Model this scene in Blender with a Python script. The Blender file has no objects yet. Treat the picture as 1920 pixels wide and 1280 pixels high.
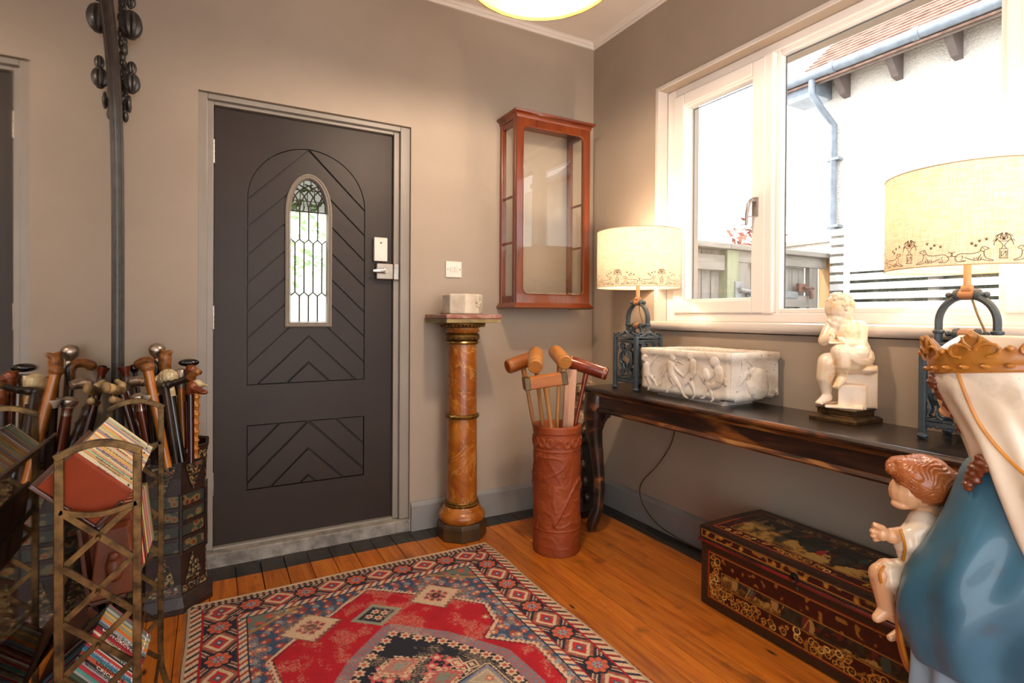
import bpy, bmesh, math, random
import numpy as np
from mathutils import Vector, Matrix, Quaternion, noise as mnoise
random.seed(7)
PI = math.pi
S = bpy.context.scene
COL = S.collection
# ---------------------------------------------------------------- camera
CAM = Vector((-2.0781, -2.7362, 1.1215))
_y, _t, _r = map(math.radians, (28.8632, -0.3194, 0.3366))
FW = Vector((math.sin(_y)*math.cos(_t), math.cos(_y)*math.cos(_t), math.sin(_t)))
_R = Vector((math.cos(_y), -math.sin(_y), 0)); _U = _R.cross(FW)
RT = _R*math.cos(_r) + _U*math.sin(_r); UP = -_R*math.sin(_r) + _U*math.cos(_r)
FL = 1022.58
cd = bpy.data.cameras.new('camera'); cam = bpy.data.objects.new('camera', cd); COL.objects.link(cam)
cd.sensor_width = 36; cd.lens = FL/1920*36; cd.shift_y = -42.21/1920; cd.clip_start = .02; cd.clip_end = 100
cam.matrix_world = Matrix(((RT.x, UP.x, -FW.x, CAM.x), (RT.y, UP.y, -FW.y, CAM.y), (RT.z, UP.z, -FW.z, CAM.z), (0, 0, 0, 1)))
S.camera = cam
# ---------------------------------------------------------------- world, sun, exposure
w = bpy.data.worlds.new('sky'); S.world = w; w.use_nodes = True
bg = w.node_tree.nodes['Background']; bg.inputs[0].default_value = (.97, .98, 1, 1); bg.inputs[1].default_value = 3.6
sd = bpy.data.lights.new('sun', 'SUN'); sun = bpy.data.objects.new('sun', sd); COL.objects.link(sun)
sd.energy = 4.5; sd.angle = math.radians(1); sd.color = (1, .95, .86)
sun.rotation_mode = 'QUATERNION'; sun.rotation_quaternion = Vector((.62, -.30, -.72)).to_track_quat('-Z', 'Y')
S.view_settings.view_transform = 'Standard'; S.view_settings.look = 'None'
S.view_settings.exposure = .50; S.view_settings.gamma = 1; S.view_settings.use_curve_mapping = False
S.cycles.max_bounces = 10; S.cycles.diffuse_bounces = 5; S.cycles.glossy_bounces = 5; S.cycles.transmission_bounces = 6
S.cycles.transparent_max_bounces = 12; S.cycles.sample_clamp_indirect = 6; S.cycles.caustics_reflective = False
S.cycles.caustics_refractive = False; S.cycles.use_denoising = True

def at(u, v, d=None, x=None, y=None, z=None):
    """world point seen at a spot of the photograph, at a given depth or on a plane"""
    r = FW + RT*((u-960)/FL) - UP*((v-597.79)/FL)
    t = d if d is not None else (x-CAM.x)/r.x if x is not None else (y-CAM.y)/r.y if y is not None else (z-CAM.z)/r.z
    return CAM + r*t
# ---------------------------------------------------------------- object helpers
ORG = {}
def prop(o, label=None, cat=None, group=None, kind=None):
    if label: o['label'] = label
    if cat: o['category'] = cat
    if group: o['group'] = group
    if kind: o['kind'] = kind
    return o
def thing(name, label=None, cat=None, loc=(0, 0, 0), group=None, kind=None):
    o = bpy.data.objects.new(name, None); COL.objects.link(o); o.location = loc; o.empty_display_size = .05
    ORG[o] = Vector(loc)
    return prop(o, label, cat, group, kind)
def frame_of(t, n=Vector((0, 0, 1))):
    t = t.normalized(); a = n if abs(t.dot(n)) < .95 else Vector((1, 0, 0))
    x = a.cross(t).normalized(); return x, t.cross(x)
class MB:
    def __init__(s): s.v = []; s.f = []; s.c = None
    def add(s, vs, fs):
        b = len(s.v); s.v += [Vector(p) for p in vs]; s.f += [tuple(i+b for i in f) for f in fs]; return s
    def box(s, c, d, rot=None):
        c = Vector(c); hx, hy, hz = (x/2 for x in d); M = rot or Matrix.Identity(3)
        vs = [c + M@Vector((x*hx, y*hy, z*hz)) for x in (-1, 1) for y in (-1, 1) for z in (-1, 1)]
        return s.add(vs, [(0, 1, 3, 2), (4, 6, 7, 5), (0, 4, 5, 1), (2, 3, 7, 6), (0, 2, 6, 4), (1, 5, 7, 3)])
    def bb(s, x0, x1, y0, y1, z0, z1): return s.box(((x0+x1)/2, (y0+y1)/2, (z0+z1)/2), (abs(x1-x0), abs(y1-y0), abs(z1-z0)))
    def tube(s, pts, rad, n=10, cap=True, flat=1.0, closed=False, nrm=Vector((0, 0, 1))):
        pts = [Vector(p) for p in pts]; m = len(pts)
        rad = rad if hasattr(rad, '__len__') else [rad]*m
        vs = []; px = None
        for i, p in enumerate(pts):
            if closed: t = pts[(i+1) % m]-pts[i-1]
            else: t = pts[min(i+1, m-1)]-pts[max(i-1, 0)]
            if t.length < 1e-9: t = Vector((0, 0, 1))
            t.normalize()
            if px is None: x, y = frame_of(t, nrm)
            else:
                x = px - t*px.dot(t)
                if x.length < 1e-6: x, y = frame_of(t, nrm)
                x.normalize(); y = t.cross(x)
            px = x
            for k in range(n):
                a = 2*PI*k/n; vs.append(p + x*math.cos(a)*rad[i] + y*math.sin(a)*rad[i]*flat)
        fs = []
        for i in range(m if closed else m-1):
            j = (i+1) % m
            for k in range(n): fs.append((i*n+k, i*n+(k+1) % n, j*n+(k+1) % n, j*n+k))
        if cap and not closed: fs += [tuple(range(n))[::-1], tuple((m-1)*n+k for k in range(n))]
        return s.add(vs, fs)
    def lathe(s, prof, c=(0, 0, 0), n=32, phase=0, axis=None, sx=1, sy=1):
        c = Vector(c); Q = axis or Matrix.Identity(3); vs = []; fs = []
        for r, z in prof:
            for k in range(n):
                a = 2*PI*k/n+phase; vs.append(c + Q@Vector((r*math.cos(a)*sx, r*math.sin(a)*sy, z)))
        for i in range(len(prof)-1):
            for k in range(n): fs.append((i*n+k, i*n+(k+1) % n, (i+1)*n+(k+1) % n, (i+1)*n+k))
        if prof[0][0] > 1e-5: fs.append(tuple(range(n))[::-1])
        if prof[-1][0] > 1e-5: fs.append(tuple((len(prof)-1)*n+k for k in range(n)))
        return s.add(vs, fs)
    def ball(s, c, r, n=12, m=8, rot=None):
        r = r if hasattr(r, '__len__') else (r, r, r); c = Vector(c); M = rot or Matrix.Identity(3); vs = []; fs = []
        for i in range(m+1):
            ph = PI*i/m - PI/2
            for k in range(n):
                a = 2*PI*k/n; vs.append(c + M@Vector((r[0]*math.cos(ph)*math.cos(a), r[1]*math.cos(ph)*math.sin(a), r[2]*math.sin(ph))))
        for i in range(m):
            for k in range(n): fs.append((i*n+k, i*n+(k+1) % n, (i+1)*n+(k+1) % n, (i+1)*n+k))
        return s.add(vs, fs)
    def prism(s, poly, o, ex, ey, h):
        """polygon poly (2d) in the frame ex, ey at o, extruded by vector h"""
        o, ex, ey, h = Vector(o), Vector(ex), Vector(ey), Vector(h); n = len(poly)
        A = [o+ex*p[0]+ey*p[1] for p in poly]
        return s.add(A+[a+h for a in A], [tuple(range(n))[::-1], tuple(range(n, 2*n))]+[(i, (i+1) % n, n+(i+1) % n, n+i) for i in range(n)])
    def cap2(s, p0, r0, p1, r1):
        p0, p1 = Vector(p0), Vector(p1); s.tube([p0, p1], [r0, r1], 12); s.ball(p0, r0); s.ball(p1, r1); return s
    def xf(s, fn):
        s.v = [Vector(fn(p)) for p in s.v]; return s
    def build(s, name, m, parent=None, smooth=False, bevel=0, colors=None, weld=False, local=None, seg=2):
        me = bpy.data.meshes.new(name); o = ORG[parent] if parent in ORG else Vector((0, 0, 0))
        if local is not None: o = Vector(local)
        me.from_pydata([tuple(p-o) for p in s.v], [], s.f)
        bm = bmesh.new(); bm.from_mesh(me)
        if weld: bmesh.ops.remove_doubles(bm, verts=bm.verts, dist=1e-5)
        bmesh.ops.recalc_face_normals(bm, faces=bm.faces); bm.to_mesh(me); bm.free()
        if colors is not None:
            ca = me.color_attributes.new('Col', 'FLOAT_COLOR', 'POINT')
            a = np.ones((len(me.vertices), 4), np.float32); a[:, :3] = colors; ca.data.foreach_set('color', a.ravel())
        if m: me.materials.append(m)
        if smooth:
            for p in me.polygons: p.use_smooth = True
            if smooth != 'all': me.set_sharp_from_angle(angle=math.radians(38))
        ob = bpy.data.objects.new(name, me); COL.objects.link(ob)
        if parent:
            ob.parent = parent; ORG[ob] = o
        elif local is not None: ob.location = o; ORG[ob] = o
        if bevel:
            b = ob.modifiers.new('bevel', 'BEVEL'); b.width = bevel; b.segments = seg; b.limit_method = 'ANGLE'; b.angle_limit = math.radians(35)
        return ob
def grid(nu, nv, fn):
    vs = [fn(i/(nu-1), j/(nv-1)) for j in range(nv) for i in range(nu)]
    fs = [(j*nu+i, j*nu+i+1, (j+1)*nu+i+1, (j+1)*nu+i) for j in range(nv-1) for i in range(nu-1)]
    m = MB(); m.v = [Vector(p) for p in vs]; m.f = fs; return m
def blob(name, mb, mat_, parent, voxel=.004, smooth=3, disp=None):
    """overlapping solids fused into ONE continuous surface"""
    ob = mb.build(name, mat_, parent); o = ORG[ob]
    r = ob.modifiers.new('r', 'REMESH'); r.mode = 'VOXEL'; r.voxel_size = voxel; r.adaptivity = 0
    if smooth: q = ob.modifiers.new('s', 'SMOOTH'); q.iterations = smooth; q.factor = .6
    dg = bpy.context.evaluated_depsgraph_get(); me = bpy.data.meshes.new_from_object(ob.evaluated_get(dg))
    ob.modifiers.clear(); old = ob.data; ob.data = me; me.name = name; bpy.data.meshes.remove(old)
    if disp:
        for v in me.vertices: v.co = v.co + v.normal*disp(v.co+o)
    for p in me.polygons: p.use_smooth = True
    if not me.materials: me.materials.append(mat_)
    return ob
def text_mesh(body, size, mat_, name, parent, M, ext=.0002):
    cu = bpy.data.curves.new('t', 'FONT'); cu.body = body; cu.size = size; cu.align_x = 'CENTER'; cu.align_y = 'CENTER'; cu.resolution_u = 2
    cu.offset = size*.012
    to = bpy.data.objects.new('t', cu); COL.objects.link(to); dg = bpy.context.evaluated_depsgraph_get()
    me = bpy.data.meshes.new_from_object(to.evaluated_get(dg)); bpy.data.objects.remove(to); bpy.data.curves.remove(cu)
    me.transform(M); me.transform(Matrix.Translation(-ORG[parent])); me.name = name; me.materials.clear(); me.materials.append(mat_)
    ob = bpy.data.objects.new(name, me); COL.objects.link(ob); ob.parent = parent; ORG[ob] = ORG[parent]; return ob
# ---------------------------------------------------------------- materials
def srgb(r, g=None, b=None):
    if g is None: h = r.lstrip('#'); r, g, b = (int(h[i:i+2], 16) for i in (0, 2, 4))
    f = lambda c: (c/255)/12.92 if c/255 <= .04045 else ((c/255+.055)/1.055)**2.4
    return (f(r), f(g), f(b), 1)
class NT:
    def __init__(s, name):
        s.m = bpy.data.materials.new(name); s.m.use_nodes = True; s.t = s.m.node_tree; s.p = s.t.nodes['Principled BSDF']; s.out = s.t.nodes['Material Output']
        s._tc = None
    def n(s, k, **kw):
        x = s.t.nodes.new('ShaderNode'+k)
        for a, b in kw.items(): setattr(x, a, b)
        return x
    def l(s, a, b): s.t.links.new(a, b)
    def co(s, kind='Object', scale=(1, 1, 1), rnd=0):
        tc = s.n('TexCoord'); mp = s.n('Mapping'); mp.inputs['Scale'].default_value = scale
        s.l(tc.outputs[kind], mp.inputs[0])
        if rnd:
            oi = s.n('ObjectInfo'); mu = s.n('Math', operation='MULTIPLY'); mu.inputs[1].default_value = rnd
            s.l(oi.outputs['Random'], mu.inputs[0]); s.l(mu.outputs[0], mp.inputs['Location'])
        return mp.outputs[0]
    def noise(s, co, sc, det=4, dist=0, rough=.55):
        x = s.n('TexNoise'); x.inputs['Scale'].default_value = sc; x.inputs['Detail'].default_value = det
        x.inputs['Distortion'].default_value = dist; x.inputs['Roughness'].default_value = rough; s.l(co, x.inputs['Vector']); return x.outputs['Fac']
    def ramp(s, fac, stops, interp='LINEAR'):
        x = s.n('ValToRGB'); e = x.color_ramp.elements; x.color_ramp.interpolation = interp
        while len(e) < len(stops): e.new(.5)
        for el, (p, c) in zip(e, stops): el.position = p; el.color = c
        s.l(fac, x.inputs[0]); return x.outputs[0]
    def mix(s, f, a, b, mode='MIX'):
        x = s.n('Mix', data_type='RGBA', blend_type=mode)
        for i, q in ((0, f), (6, a), (7, b)):
            if hasattr(q, 'links'): s.l(q, x.inputs[i])
            else: x.inputs[i].default_value = q
        return x.outputs[2]
    def math(s, op, a, b=0):
        x = s.n('Math', operation=op)
        for i, q in ((0, a), (1, b)):
            if hasattr(q, 'links'): s.l(q, x.inputs[i])
            else: x.inputs[i].default_value = q
        return x.outputs[0]
    def bump(s, h, st=.3, d=.002):
        x = s.n('Bump'); x.inputs['Strength'].default_value = st; x.inputs['Distance'].default_value = d
        s.l(h, x.inputs['Height']); s.l(x.outputs[0], s.p.inputs['Normal']); return x
    def set(s, base=None, rough=None, metal=None, spec=None, coat=None):
        for k, q in (('Base Color', base), ('Roughness', rough), ('Metallic', metal), ('Specular IOR Level', spec), ('Coat Weight', coat)):
            if q is None: continue
            if hasattr(q, 'links'): s.l(q, s.p.inputs[k])
            else: s.p.inputs[k].default_value = q
        return s
def plain(name, c, rough=.5, metal=0, c2=None, sc=12, b=.15, bs=60, bd=.001, coat=0, lo=.35, hi=.65, spec=.5):
    """base colour broken up by noise towards c2, with a fine relief"""
    k = NT(name); co = k.co(); c = srgb(c) if isinstance(c, str) else c
    if c2 is None: c2 = tuple(x*.72 for x in c[:3])+(1,)
    elif isinstance(c2, str): c2 = srgb(c2)
    k.set(k.ramp(k.noise(co, sc, 6), [(lo, c), (hi, c2)]), rough, metal, spec, coat)
    if b: k.bump(k.noise(co, bs, 4), b, bd)
    return k.m
def wood(name, c, c2, axis='z', sc=6, rough=.35, coat=.1, rnd=5, c3=None):
    k = NT(name); st = {'x': (.12, 1, 1), 'y': (1, .12, 1), 'z': (1, 1, .12)}[axis]
    co = k.co(scale=st, rnd=rnd); n1 = k.noise(co, sc*4, 5, .6); n2 = k.noise(co, sc, 3, 1.5)
    f = k.math('ADD', k.math('MULTIPLY', n1, .5), k.math('MULTIPLY', n2, .5))
    stops = [(.35, srgb(c)), (.62, srgb(c2))]
    if c3: stops.append((.72, srgb(c3)))
    k.set(k.ramp(f, stops), rough, 0, .5, coat); k.bump(n1, .08, .001); return k.m
def attr(name, rough=.6, bump=None, coat=0, worn=None):
    k = NT(name); a = k.n('Attribute', attribute_name='Col'); base = a.outputs['Color']
    if worn:
        wc, sc, lo, hi = worn
        base = k.mix(k.ramp(k.noise(k.co(), sc, 8), [(lo, (1, 1, 1, 1)), (hi, (0, 0, 0, 1))]), base, srgb(wc))
    k.set(base, rough, 0, .4, coat)
    if bump: k.bump(k.noise(k.co(), bump[0], 3), bump[1], .001)
    return k.m
M = {}
k = NT('wall_paint'); co = k.co()
k.set(k.ramp(k.noise(co, 1.3, 5), [(.3, srgb('#aa9b8a')), (.7, srgb('#9b8c7b'))]), .52, 0, .4); k.bump(k.noise(co, 7, 6), .25, .004); M['wall'] = k.m
M['ceil'] = plain('ceiling_paint', '#e6ddd2', .8, c2='#dcd2c6', sc=2, b=.05)
M['trim'] = plain('grey_gloss_paint', '#938b80', .38, c2='#8a8277', sc=4, b=.1, bs=25, bd=.002)
M['skirt'] = plain('skirting_paint', '#8d8b88', .4, c2='#7f7d7a', sc=3, b=.1, bs=20)
M['upvc'] = plain('white_window_plastic', '#ece6e0', .3, c2='#e4ddd6', sc=2, b=0)
M['reveal'] = plain('white_reveal_paint', '#dcd3c9', .5, c2='#cfc5ba', sc=3, b=.2, bs=20, bd=.002)
M['sill'] = plain('sill_gloss_paint', '#d8cfc6', .25, c2='#cdc4ba', sc=3, b=.05)
M['door'] = plain('charcoal_door_paint', '#30261f', .46, c2='#291f1b', sc=3, b=.15, bs=18, bd=.0015, spec=.3)
M['doorgroove'] = plain('dark_groove_paint', '#1d1918', .5)
M['steel'] = plain('brushed_steel', '#b9b3aa', .3, .9, sc=20, b=0)
M['lead'] = plain('lead_came', '#4a463f', .5, .6)
M['plastic'] = plain('white_plastic', '#e6e0d6', .3, c2='#ddd6cb', b=0)
M['black'] = plain('black_wood', '#120e0c', .45, c2='#261c16', sc=9)
M['stone'] = plain('rough_stone', '#a59d92', .85, c2='#6f6a63', sc=14, b=.8, bs=40, bd=.006)
M['brass'] = plain('aged_brass', '#7a5f38', .40, .8, c2='#3c2e1c', sc=30, b=.3, bs=90)
M['brassb'] = plain('bright_brass', '#a9894f', .3, .9, c2='#6a5330', sc=20, b=.2)
M['silver'] = plain('tarnished_silver', '#cbbfb2', .30, .9, c2='#8a7c70', sc=40, b=.2, bs=120)
M['pewter'] = plain('dull_pewter', '#a0978a', .4, .8, c2='#6e6659', sc=30, b=.15)
M['ivory'] = plain('aged_ivory', '#d8c9a4', .4, c2='#b09a6c', sc=40, b=.3, bs=100)
M['ebony'] = plain('polished_black', '#0d0a0a', .15, c2='#060505', b=0, coat=.3)
M['cable'] = plain('brown_flex', '#3a2b18', .4, c2='#5a4422', b=0)
M['glass'] = None
def glass(name, refl=.08, tint=(1, 1, 1, 1), rough=0.0):
    k = NT(name); k.t.nodes.remove(k.p); tr = k.n('BsdfTransparent'); tr.inputs[0].default_value = tint
    g = k.n('BsdfGlossy'); g.inputs['Roughness'].default_value = rough; lw = k.n('LayerWeight'); lw.inputs[0].default_value = .5; fr_ = k.math('ADD', .04, k.math('MULTIPLY', k.math('POWER', lw.outputs['Facing'], 4.0), .8))
    mx = k.n('MixShader'); k.l(fr_, mx.inputs[0]); k.l(tr.outputs[0], mx.inputs[1]); k.l(g.outputs[0], mx.inputs[2]); k.l(mx.outputs[0], k.out.inputs[0]); return k.m
M['glass'] = glass('window_glass'); M['oldglass'] = glass('cabinet_glass', tint=(.985, .99, .98, 1))
# ================================================================ ROOM SHELL
HC = 2.802; XL = -2.50; YB = -4.6
k = NT('pine_floor'); tc = k.n('TexCoord'); oi = k.n('ObjectInfo'); mp = k.n('Mapping'); mp.inputs['Scale'].default_value = (1, .09, 1)
ad = k.n('VectorMath', operation='ADD'); mu = k.math('MULTIPLY', oi.outputs['Random'], 37.0); k.l(tc.outputs['Object'], ad.inputs[0]); k.l(mu, ad.inputs[1]); k.l(ad.outputs[0], mp.inputs[0])
n1 = k.noise(mp.outputs[0], 60, 5, .4); n2 = k.noise(mp.outputs[0], 14, 4, 2.2)
f = k.math('ADD', k.math('MULTIPLY', n1, .4), k.math('MULTIPLY', n2, .6))
base = k.ramp(f, [(.30, srgb('#c67a2a')), (.5, srgb('#b0621a')), (.66, srgb('#8a4712'))])
tint = k.ramp(oi.outputs['Random'], [(0, (.80, .78, .74, 1)), (.5, (1, 1, 1, 1)), (1, (1.0, .92, .82, 1))]); base = k.mix(1.0, base, tint, 'MULTIPLY')
vo = k.n('TexVoronoi'); vo.inputs['Scale'].default_value = 5; mp2 = k.n('Mapping'); mp2.inputs['Scale'].default_value = (1.5, .55, 1); k.l(ad.outputs[0], mp2.inputs[0]); k.l(mp2.outputs[0], vo.inputs['Vector'])
base = k.mix(k.ramp(vo.outputs['Distance'], [(.03, (1, 1, 1, 1)), (.075, (0, 0, 0, 1))]), base, srgb('#3a1b08'))
base = k.mix(k.ramp(k.noise(tc.outputs['Object'], 9, 7), [(.60, (0, 0, 0, 1)), (.72, (.7, .7, .7, 1))]), base, srgb('#5e3413'))
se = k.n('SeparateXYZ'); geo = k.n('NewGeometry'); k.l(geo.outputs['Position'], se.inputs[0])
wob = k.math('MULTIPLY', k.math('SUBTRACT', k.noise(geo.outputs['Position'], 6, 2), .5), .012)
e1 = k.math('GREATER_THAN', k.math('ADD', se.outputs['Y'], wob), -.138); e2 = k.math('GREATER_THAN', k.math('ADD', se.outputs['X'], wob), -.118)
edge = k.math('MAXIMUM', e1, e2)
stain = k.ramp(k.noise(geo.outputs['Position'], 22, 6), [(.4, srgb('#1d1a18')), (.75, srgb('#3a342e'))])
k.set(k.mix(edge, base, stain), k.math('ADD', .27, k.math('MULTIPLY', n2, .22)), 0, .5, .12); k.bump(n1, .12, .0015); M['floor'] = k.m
floor = MB().bb(XL-.2, .3, YB, .12, -.12, -.021).build('floor', plain('subfloor_dark', '#0f0b08', .9)); prop(floor, kind='structure')
xs = [-2.583+.1*i for i in range(0, 27)]
butt = {-.816: [-.95], -.716: [-.95, -2.2], -.416: [-.86], -.516: [-.86, -1.9], -.316: [-.63], -.616: [-1.6], -1.116: [-.7], -.216: [-1.35], -2.116: [-.62], -2.216: [-1.2]}
random.seed(3)
for x0 in xs:
    x1 = min(x0+.1, .03)
    if x1-x0 < .01: continue
    cuts = [.10 if -2.13 < x0 < -1.2 else .03]
    for kx, vv in butt.items():
        if abs(kx-x0) < .03: cuts += vv
    cuts += [-2.9-random.random()*.6, YB]
    for a, b in zip(cuts[:-1], cuts[1:]):
        g = .0011 + random.random()*.0006 + (.0016 if abs(x0+.624) < .03 or abs(x0+1.883) < .03 else 0)
        m = MB().bb(x0+g, x1-g*.6, b+.0008, a-.0008, -.02, random.uniform(-.0012, 0))
        m.build('floor_board', M['floor'], floor, bevel=.0012, seg=1)
# back wall with door opening
def struct(mb, name, m, bevel=0, smooth=False): return prop(mb.build(name, m, bevel=bevel, smooth=smooth), kind='structure')
OX0, OX1, OZ = -2.130, -1.173, 2.096
m = MB().bb(XL-.2, OX0, 0, .22, -.02, HC).bb(OX1, .30, 0, .22, -.02, HC).bb(OX0, OX1, 0, .22, OZ, HC)
struct(m, 'wall_back', M['wall'])
WY0, WY1, WZ0, WZ1 = -.568, -2.66, 1.098, 2.318
m = MB().bb(0, .30, WY0, 0, -.02, HC).bb(0, .30, YB, WY1, -.02, HC).bb(0, .30, WY1, WY0, -.02, WZ0-.05).bb(0, .30, WY1, WY0, WZ1, HC)
struct(m, 'wall_right', M['wall'])
struct(MB().bb(XL-.2, XL, -2.85, 0, -.02, HC).bb(XL-.2, XL, YB, -4.35, -.02, HC).bb(XL-.2, XL, -4.35, -2.85, 2.3, HC), 'wall_left', M['wall'])  # unseen opening behind the camera, added so daylight reaches under the console
struct(MB().bb(XL-.2, -2.35, YB-.2, YB, -.02, HC).bb(-.25, .30, YB-.2, YB, -.02, HC).bb(-2.35, -.25, YB-.2, YB, 2.5, HC), 'wall_rear', M['wall'])  # wide opening out of view, added to let soft daylight into the room
struct(MB().bb(XL-.2, .3, YB-.2, .22, HC, HC+.15), 'ceiling', M['ceil'])
# slim white ceiling moulding
def mould(path, name):
    prof = [(0, -.030), (.010, -.030), (.014, -.024), (.014, -.016), (.024, -.012), (.030, -.004), (.040, 0), (0, 0)]
    vs = []; n = len(prof)
    for (x, y, dx, dy) in path:
        for a, b in prof: vs.append((x+dx*a, y+dy*a, HC+b))
    fs = [(i*n+j, i*n+(j+1) % n, (i+1)*n+(j+1) % n, (i+1)*n+j) for i in range(len(path)-1) for j in range(n)]
    struct(MB().add(vs, fs), name, M['ceil'])
mould([(XL, 0, 0, -1), (0, 0, -1, -1), (0, YB, -1, 0)], 'trim_1')
# skirting boards
def skirt(pts, d, name):
    prof = [(0, 0), (.018, 0), (.018, .128), (.014, .138), (.007, .149), (0, .150)]; vs = []; n = len(prof)
    for (x, y, dx, dy) in pts: vs += [(x+dx*a, y+dy*a, b) for a, b in prof]
    fs = [(i*n+j, i*n+(j+1) % n, (i+1)*n+(j+1) % n, (i+1)*n+j) for i in range(len(pts)-1) for j in range(n)]+[tuple(range(n)), tuple(range((len(pts)-1)*n, len(pts)*n))]
    struct(MB().add(vs, fs), name, M['skirt'])
skirt([(-1.168, 0, 0, -1), (0, 0, 0, -1)], 0, 'baseboard_back')
skirt([(0, 0, -1, 0), (0, YB, -1, 0)], 0, 'baseboard_right')
skirt([(XL, 0, 0, -1), (OX0-.01, 0, 0, -1)], 0, 'baseboard_left')
# ================================================================ FRONT DOOR
door = thing('door_1', loc=(-1.66, .07, 0), kind='structure')
DL, DR, DZ0, DZ1 = -2.067, -1.254, .072, 2.053
m = MB()
for (a, b, c, d) in ((OX0-.002, -2.071, .062, OZ), (-1.250, OX1+.002, .062, OZ), (-2.071, -1.25, 2.057, OZ), (-2.071, -1.25, .058, .070)):
    m.bb(a, b, .045, .14, c, d)
m.bb(OX0-.002, -2.095, .02, .05, .062, OZ).bb(-1.222, OX1+.002, .02, .05, .062, OZ).bb(-2.095, -1.222, .02, .05, 2.072, OZ)
m.bb(-2.10, -2.055, .113, .135, .062, OZ).bb(-1.266, -1.22, .113, .135, .062, OZ).bb(-2.1, -1.22, .113, .135, 2.045, OZ)
m.build('door_frame', M['trim'], door, bevel=.003)
MB().bb(OX0-.004, OX1+.002, .001, .14, -.018, .060).build('threshold', M['stone'], door, bevel=.006)
# leaf: stiles and rails around an arched upper panel and a square lower one
PX0, PX1, CX = -1.934, -1.392, -1.663
GX0, GX1, GZ0, GSP, GAP = -1.748, -1.578, 1.085, 1.62, 1.782
def arch(x0, x1, z0, zs, za, n=9):
    """pointed arch outline: bottom-left, bottom-right, up, apex, down"""
    c = (x0+x1)/2; w_ = (x1-x0)/2; h = za-zs; P_ = [(x0, z0), (x1, z0)]
    R_ = (w_*w_+h*h)/(2*w_)*1.0; R_ = max(R_, w_*1.02)
    right = []
    for i in range(n+1):
        t = i/n; z = zs+h*math.sin(t*PI/2*.98)/math.sin(PI/2*.98)
        x = x1-w_*(1-math.cos(t*PI/2*.98))/(1-math.cos(PI/2*.98)); right.append((x, z))
    right[-1] = (c, za)
    return P_+right+[(2*c-x, z) for x, z in right[-2::-1]]
def bool_cut(ob, cutters, op='DIFFERENCE'):
    for c in cutters:
        md = ob.modifiers.new('b', 'BOOLEAN'); md.operation = op; md.object = c; md.solver = 'EXACT'
    dg = bpy.context.evaluated_depsgraph_get(); me = bpy.data.meshes.new_from_object(ob.evaluated_get(dg)); ob.modifiers.clear(); ob.data = me
def ypr(poly, y0, y1): return MB().prism(poly, (0, y0, 0), (1, 0, 0), (0, 0, 1), (0, y1-y0, 0))
UPn = arch(PX0, PX1, .792, 1.66, 1.926, 12); LOn = [(PX0, .303), (PX1, .303), (PX1, .606), (PX0, .606)]; GLn = arch(GX0, GX1, GZ0, GSP, GAP, 8)
leaf = MB().bb(DL, DR, .07, .112, DZ0, DZ1).build('door_leaf', M['door'], door)
cu = ypr(UPn, .05, .090).build('c', None, local=ORG[door]*0); cl = ypr(LOn, .05, .090).build('c', None); cg = ypr(GLn, 0, .2).build('c', None)
leaf.location = ORG[door]; leaf.parent = None
bool_cut(leaf, [cu, cl, cg]); leaf.parent = door; leaf.location = (0, 0, 0)
def clip(poly, a, b, c):
    """keep a*x+b*y<=c"""
    out = []
    for i in range(len(poly)):
        p, q = poly[i], poly[(i+1) % len(poly)]; dp = a*p[0]+b*p[1]-c; dq = a*q[0]+b*q[1]-c
        if dp <= 0: out.append(p)
        if dp*dq < 0: t = dp/(dp-dq); out.append((p[0]+t*(q[0]-p[0]), p[1]+t*(q[1]-p[1])))
    return out
def inset(poly, d):
    n = len(poly); cx = sum(p[0] for p in poly)/n; cz = sum(p[1] for p in poly)/n; A = poly
    ar = sum(poly[i][0]*poly[(i+1) % n][1]-poly[(i+1) % n][0]*poly[i][1] for i in range(n))
    P_ = poly if ar > 0 else poly[::-1]; out = P_
    for i in range(n):
        p, q = P_[i], P_[(i+1) % n]; ex, ez = q[0]-p[0], q[1]-p[1]; L = math.hypot(ex, ez)
        if L < 1e-6: continue
        nx, nz = ez/L, -ex/L   # outward
        out = clip(out, nx, nz, nx*p[0]+nz*p[1]-d)
        if len(out) < 3: return []
    return out
cgb = ypr(arch(GX0-.006, GX1+.006, GZ0-.006, GSP, GAP+.006, 8), 0, .2).build('c', None)
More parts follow.
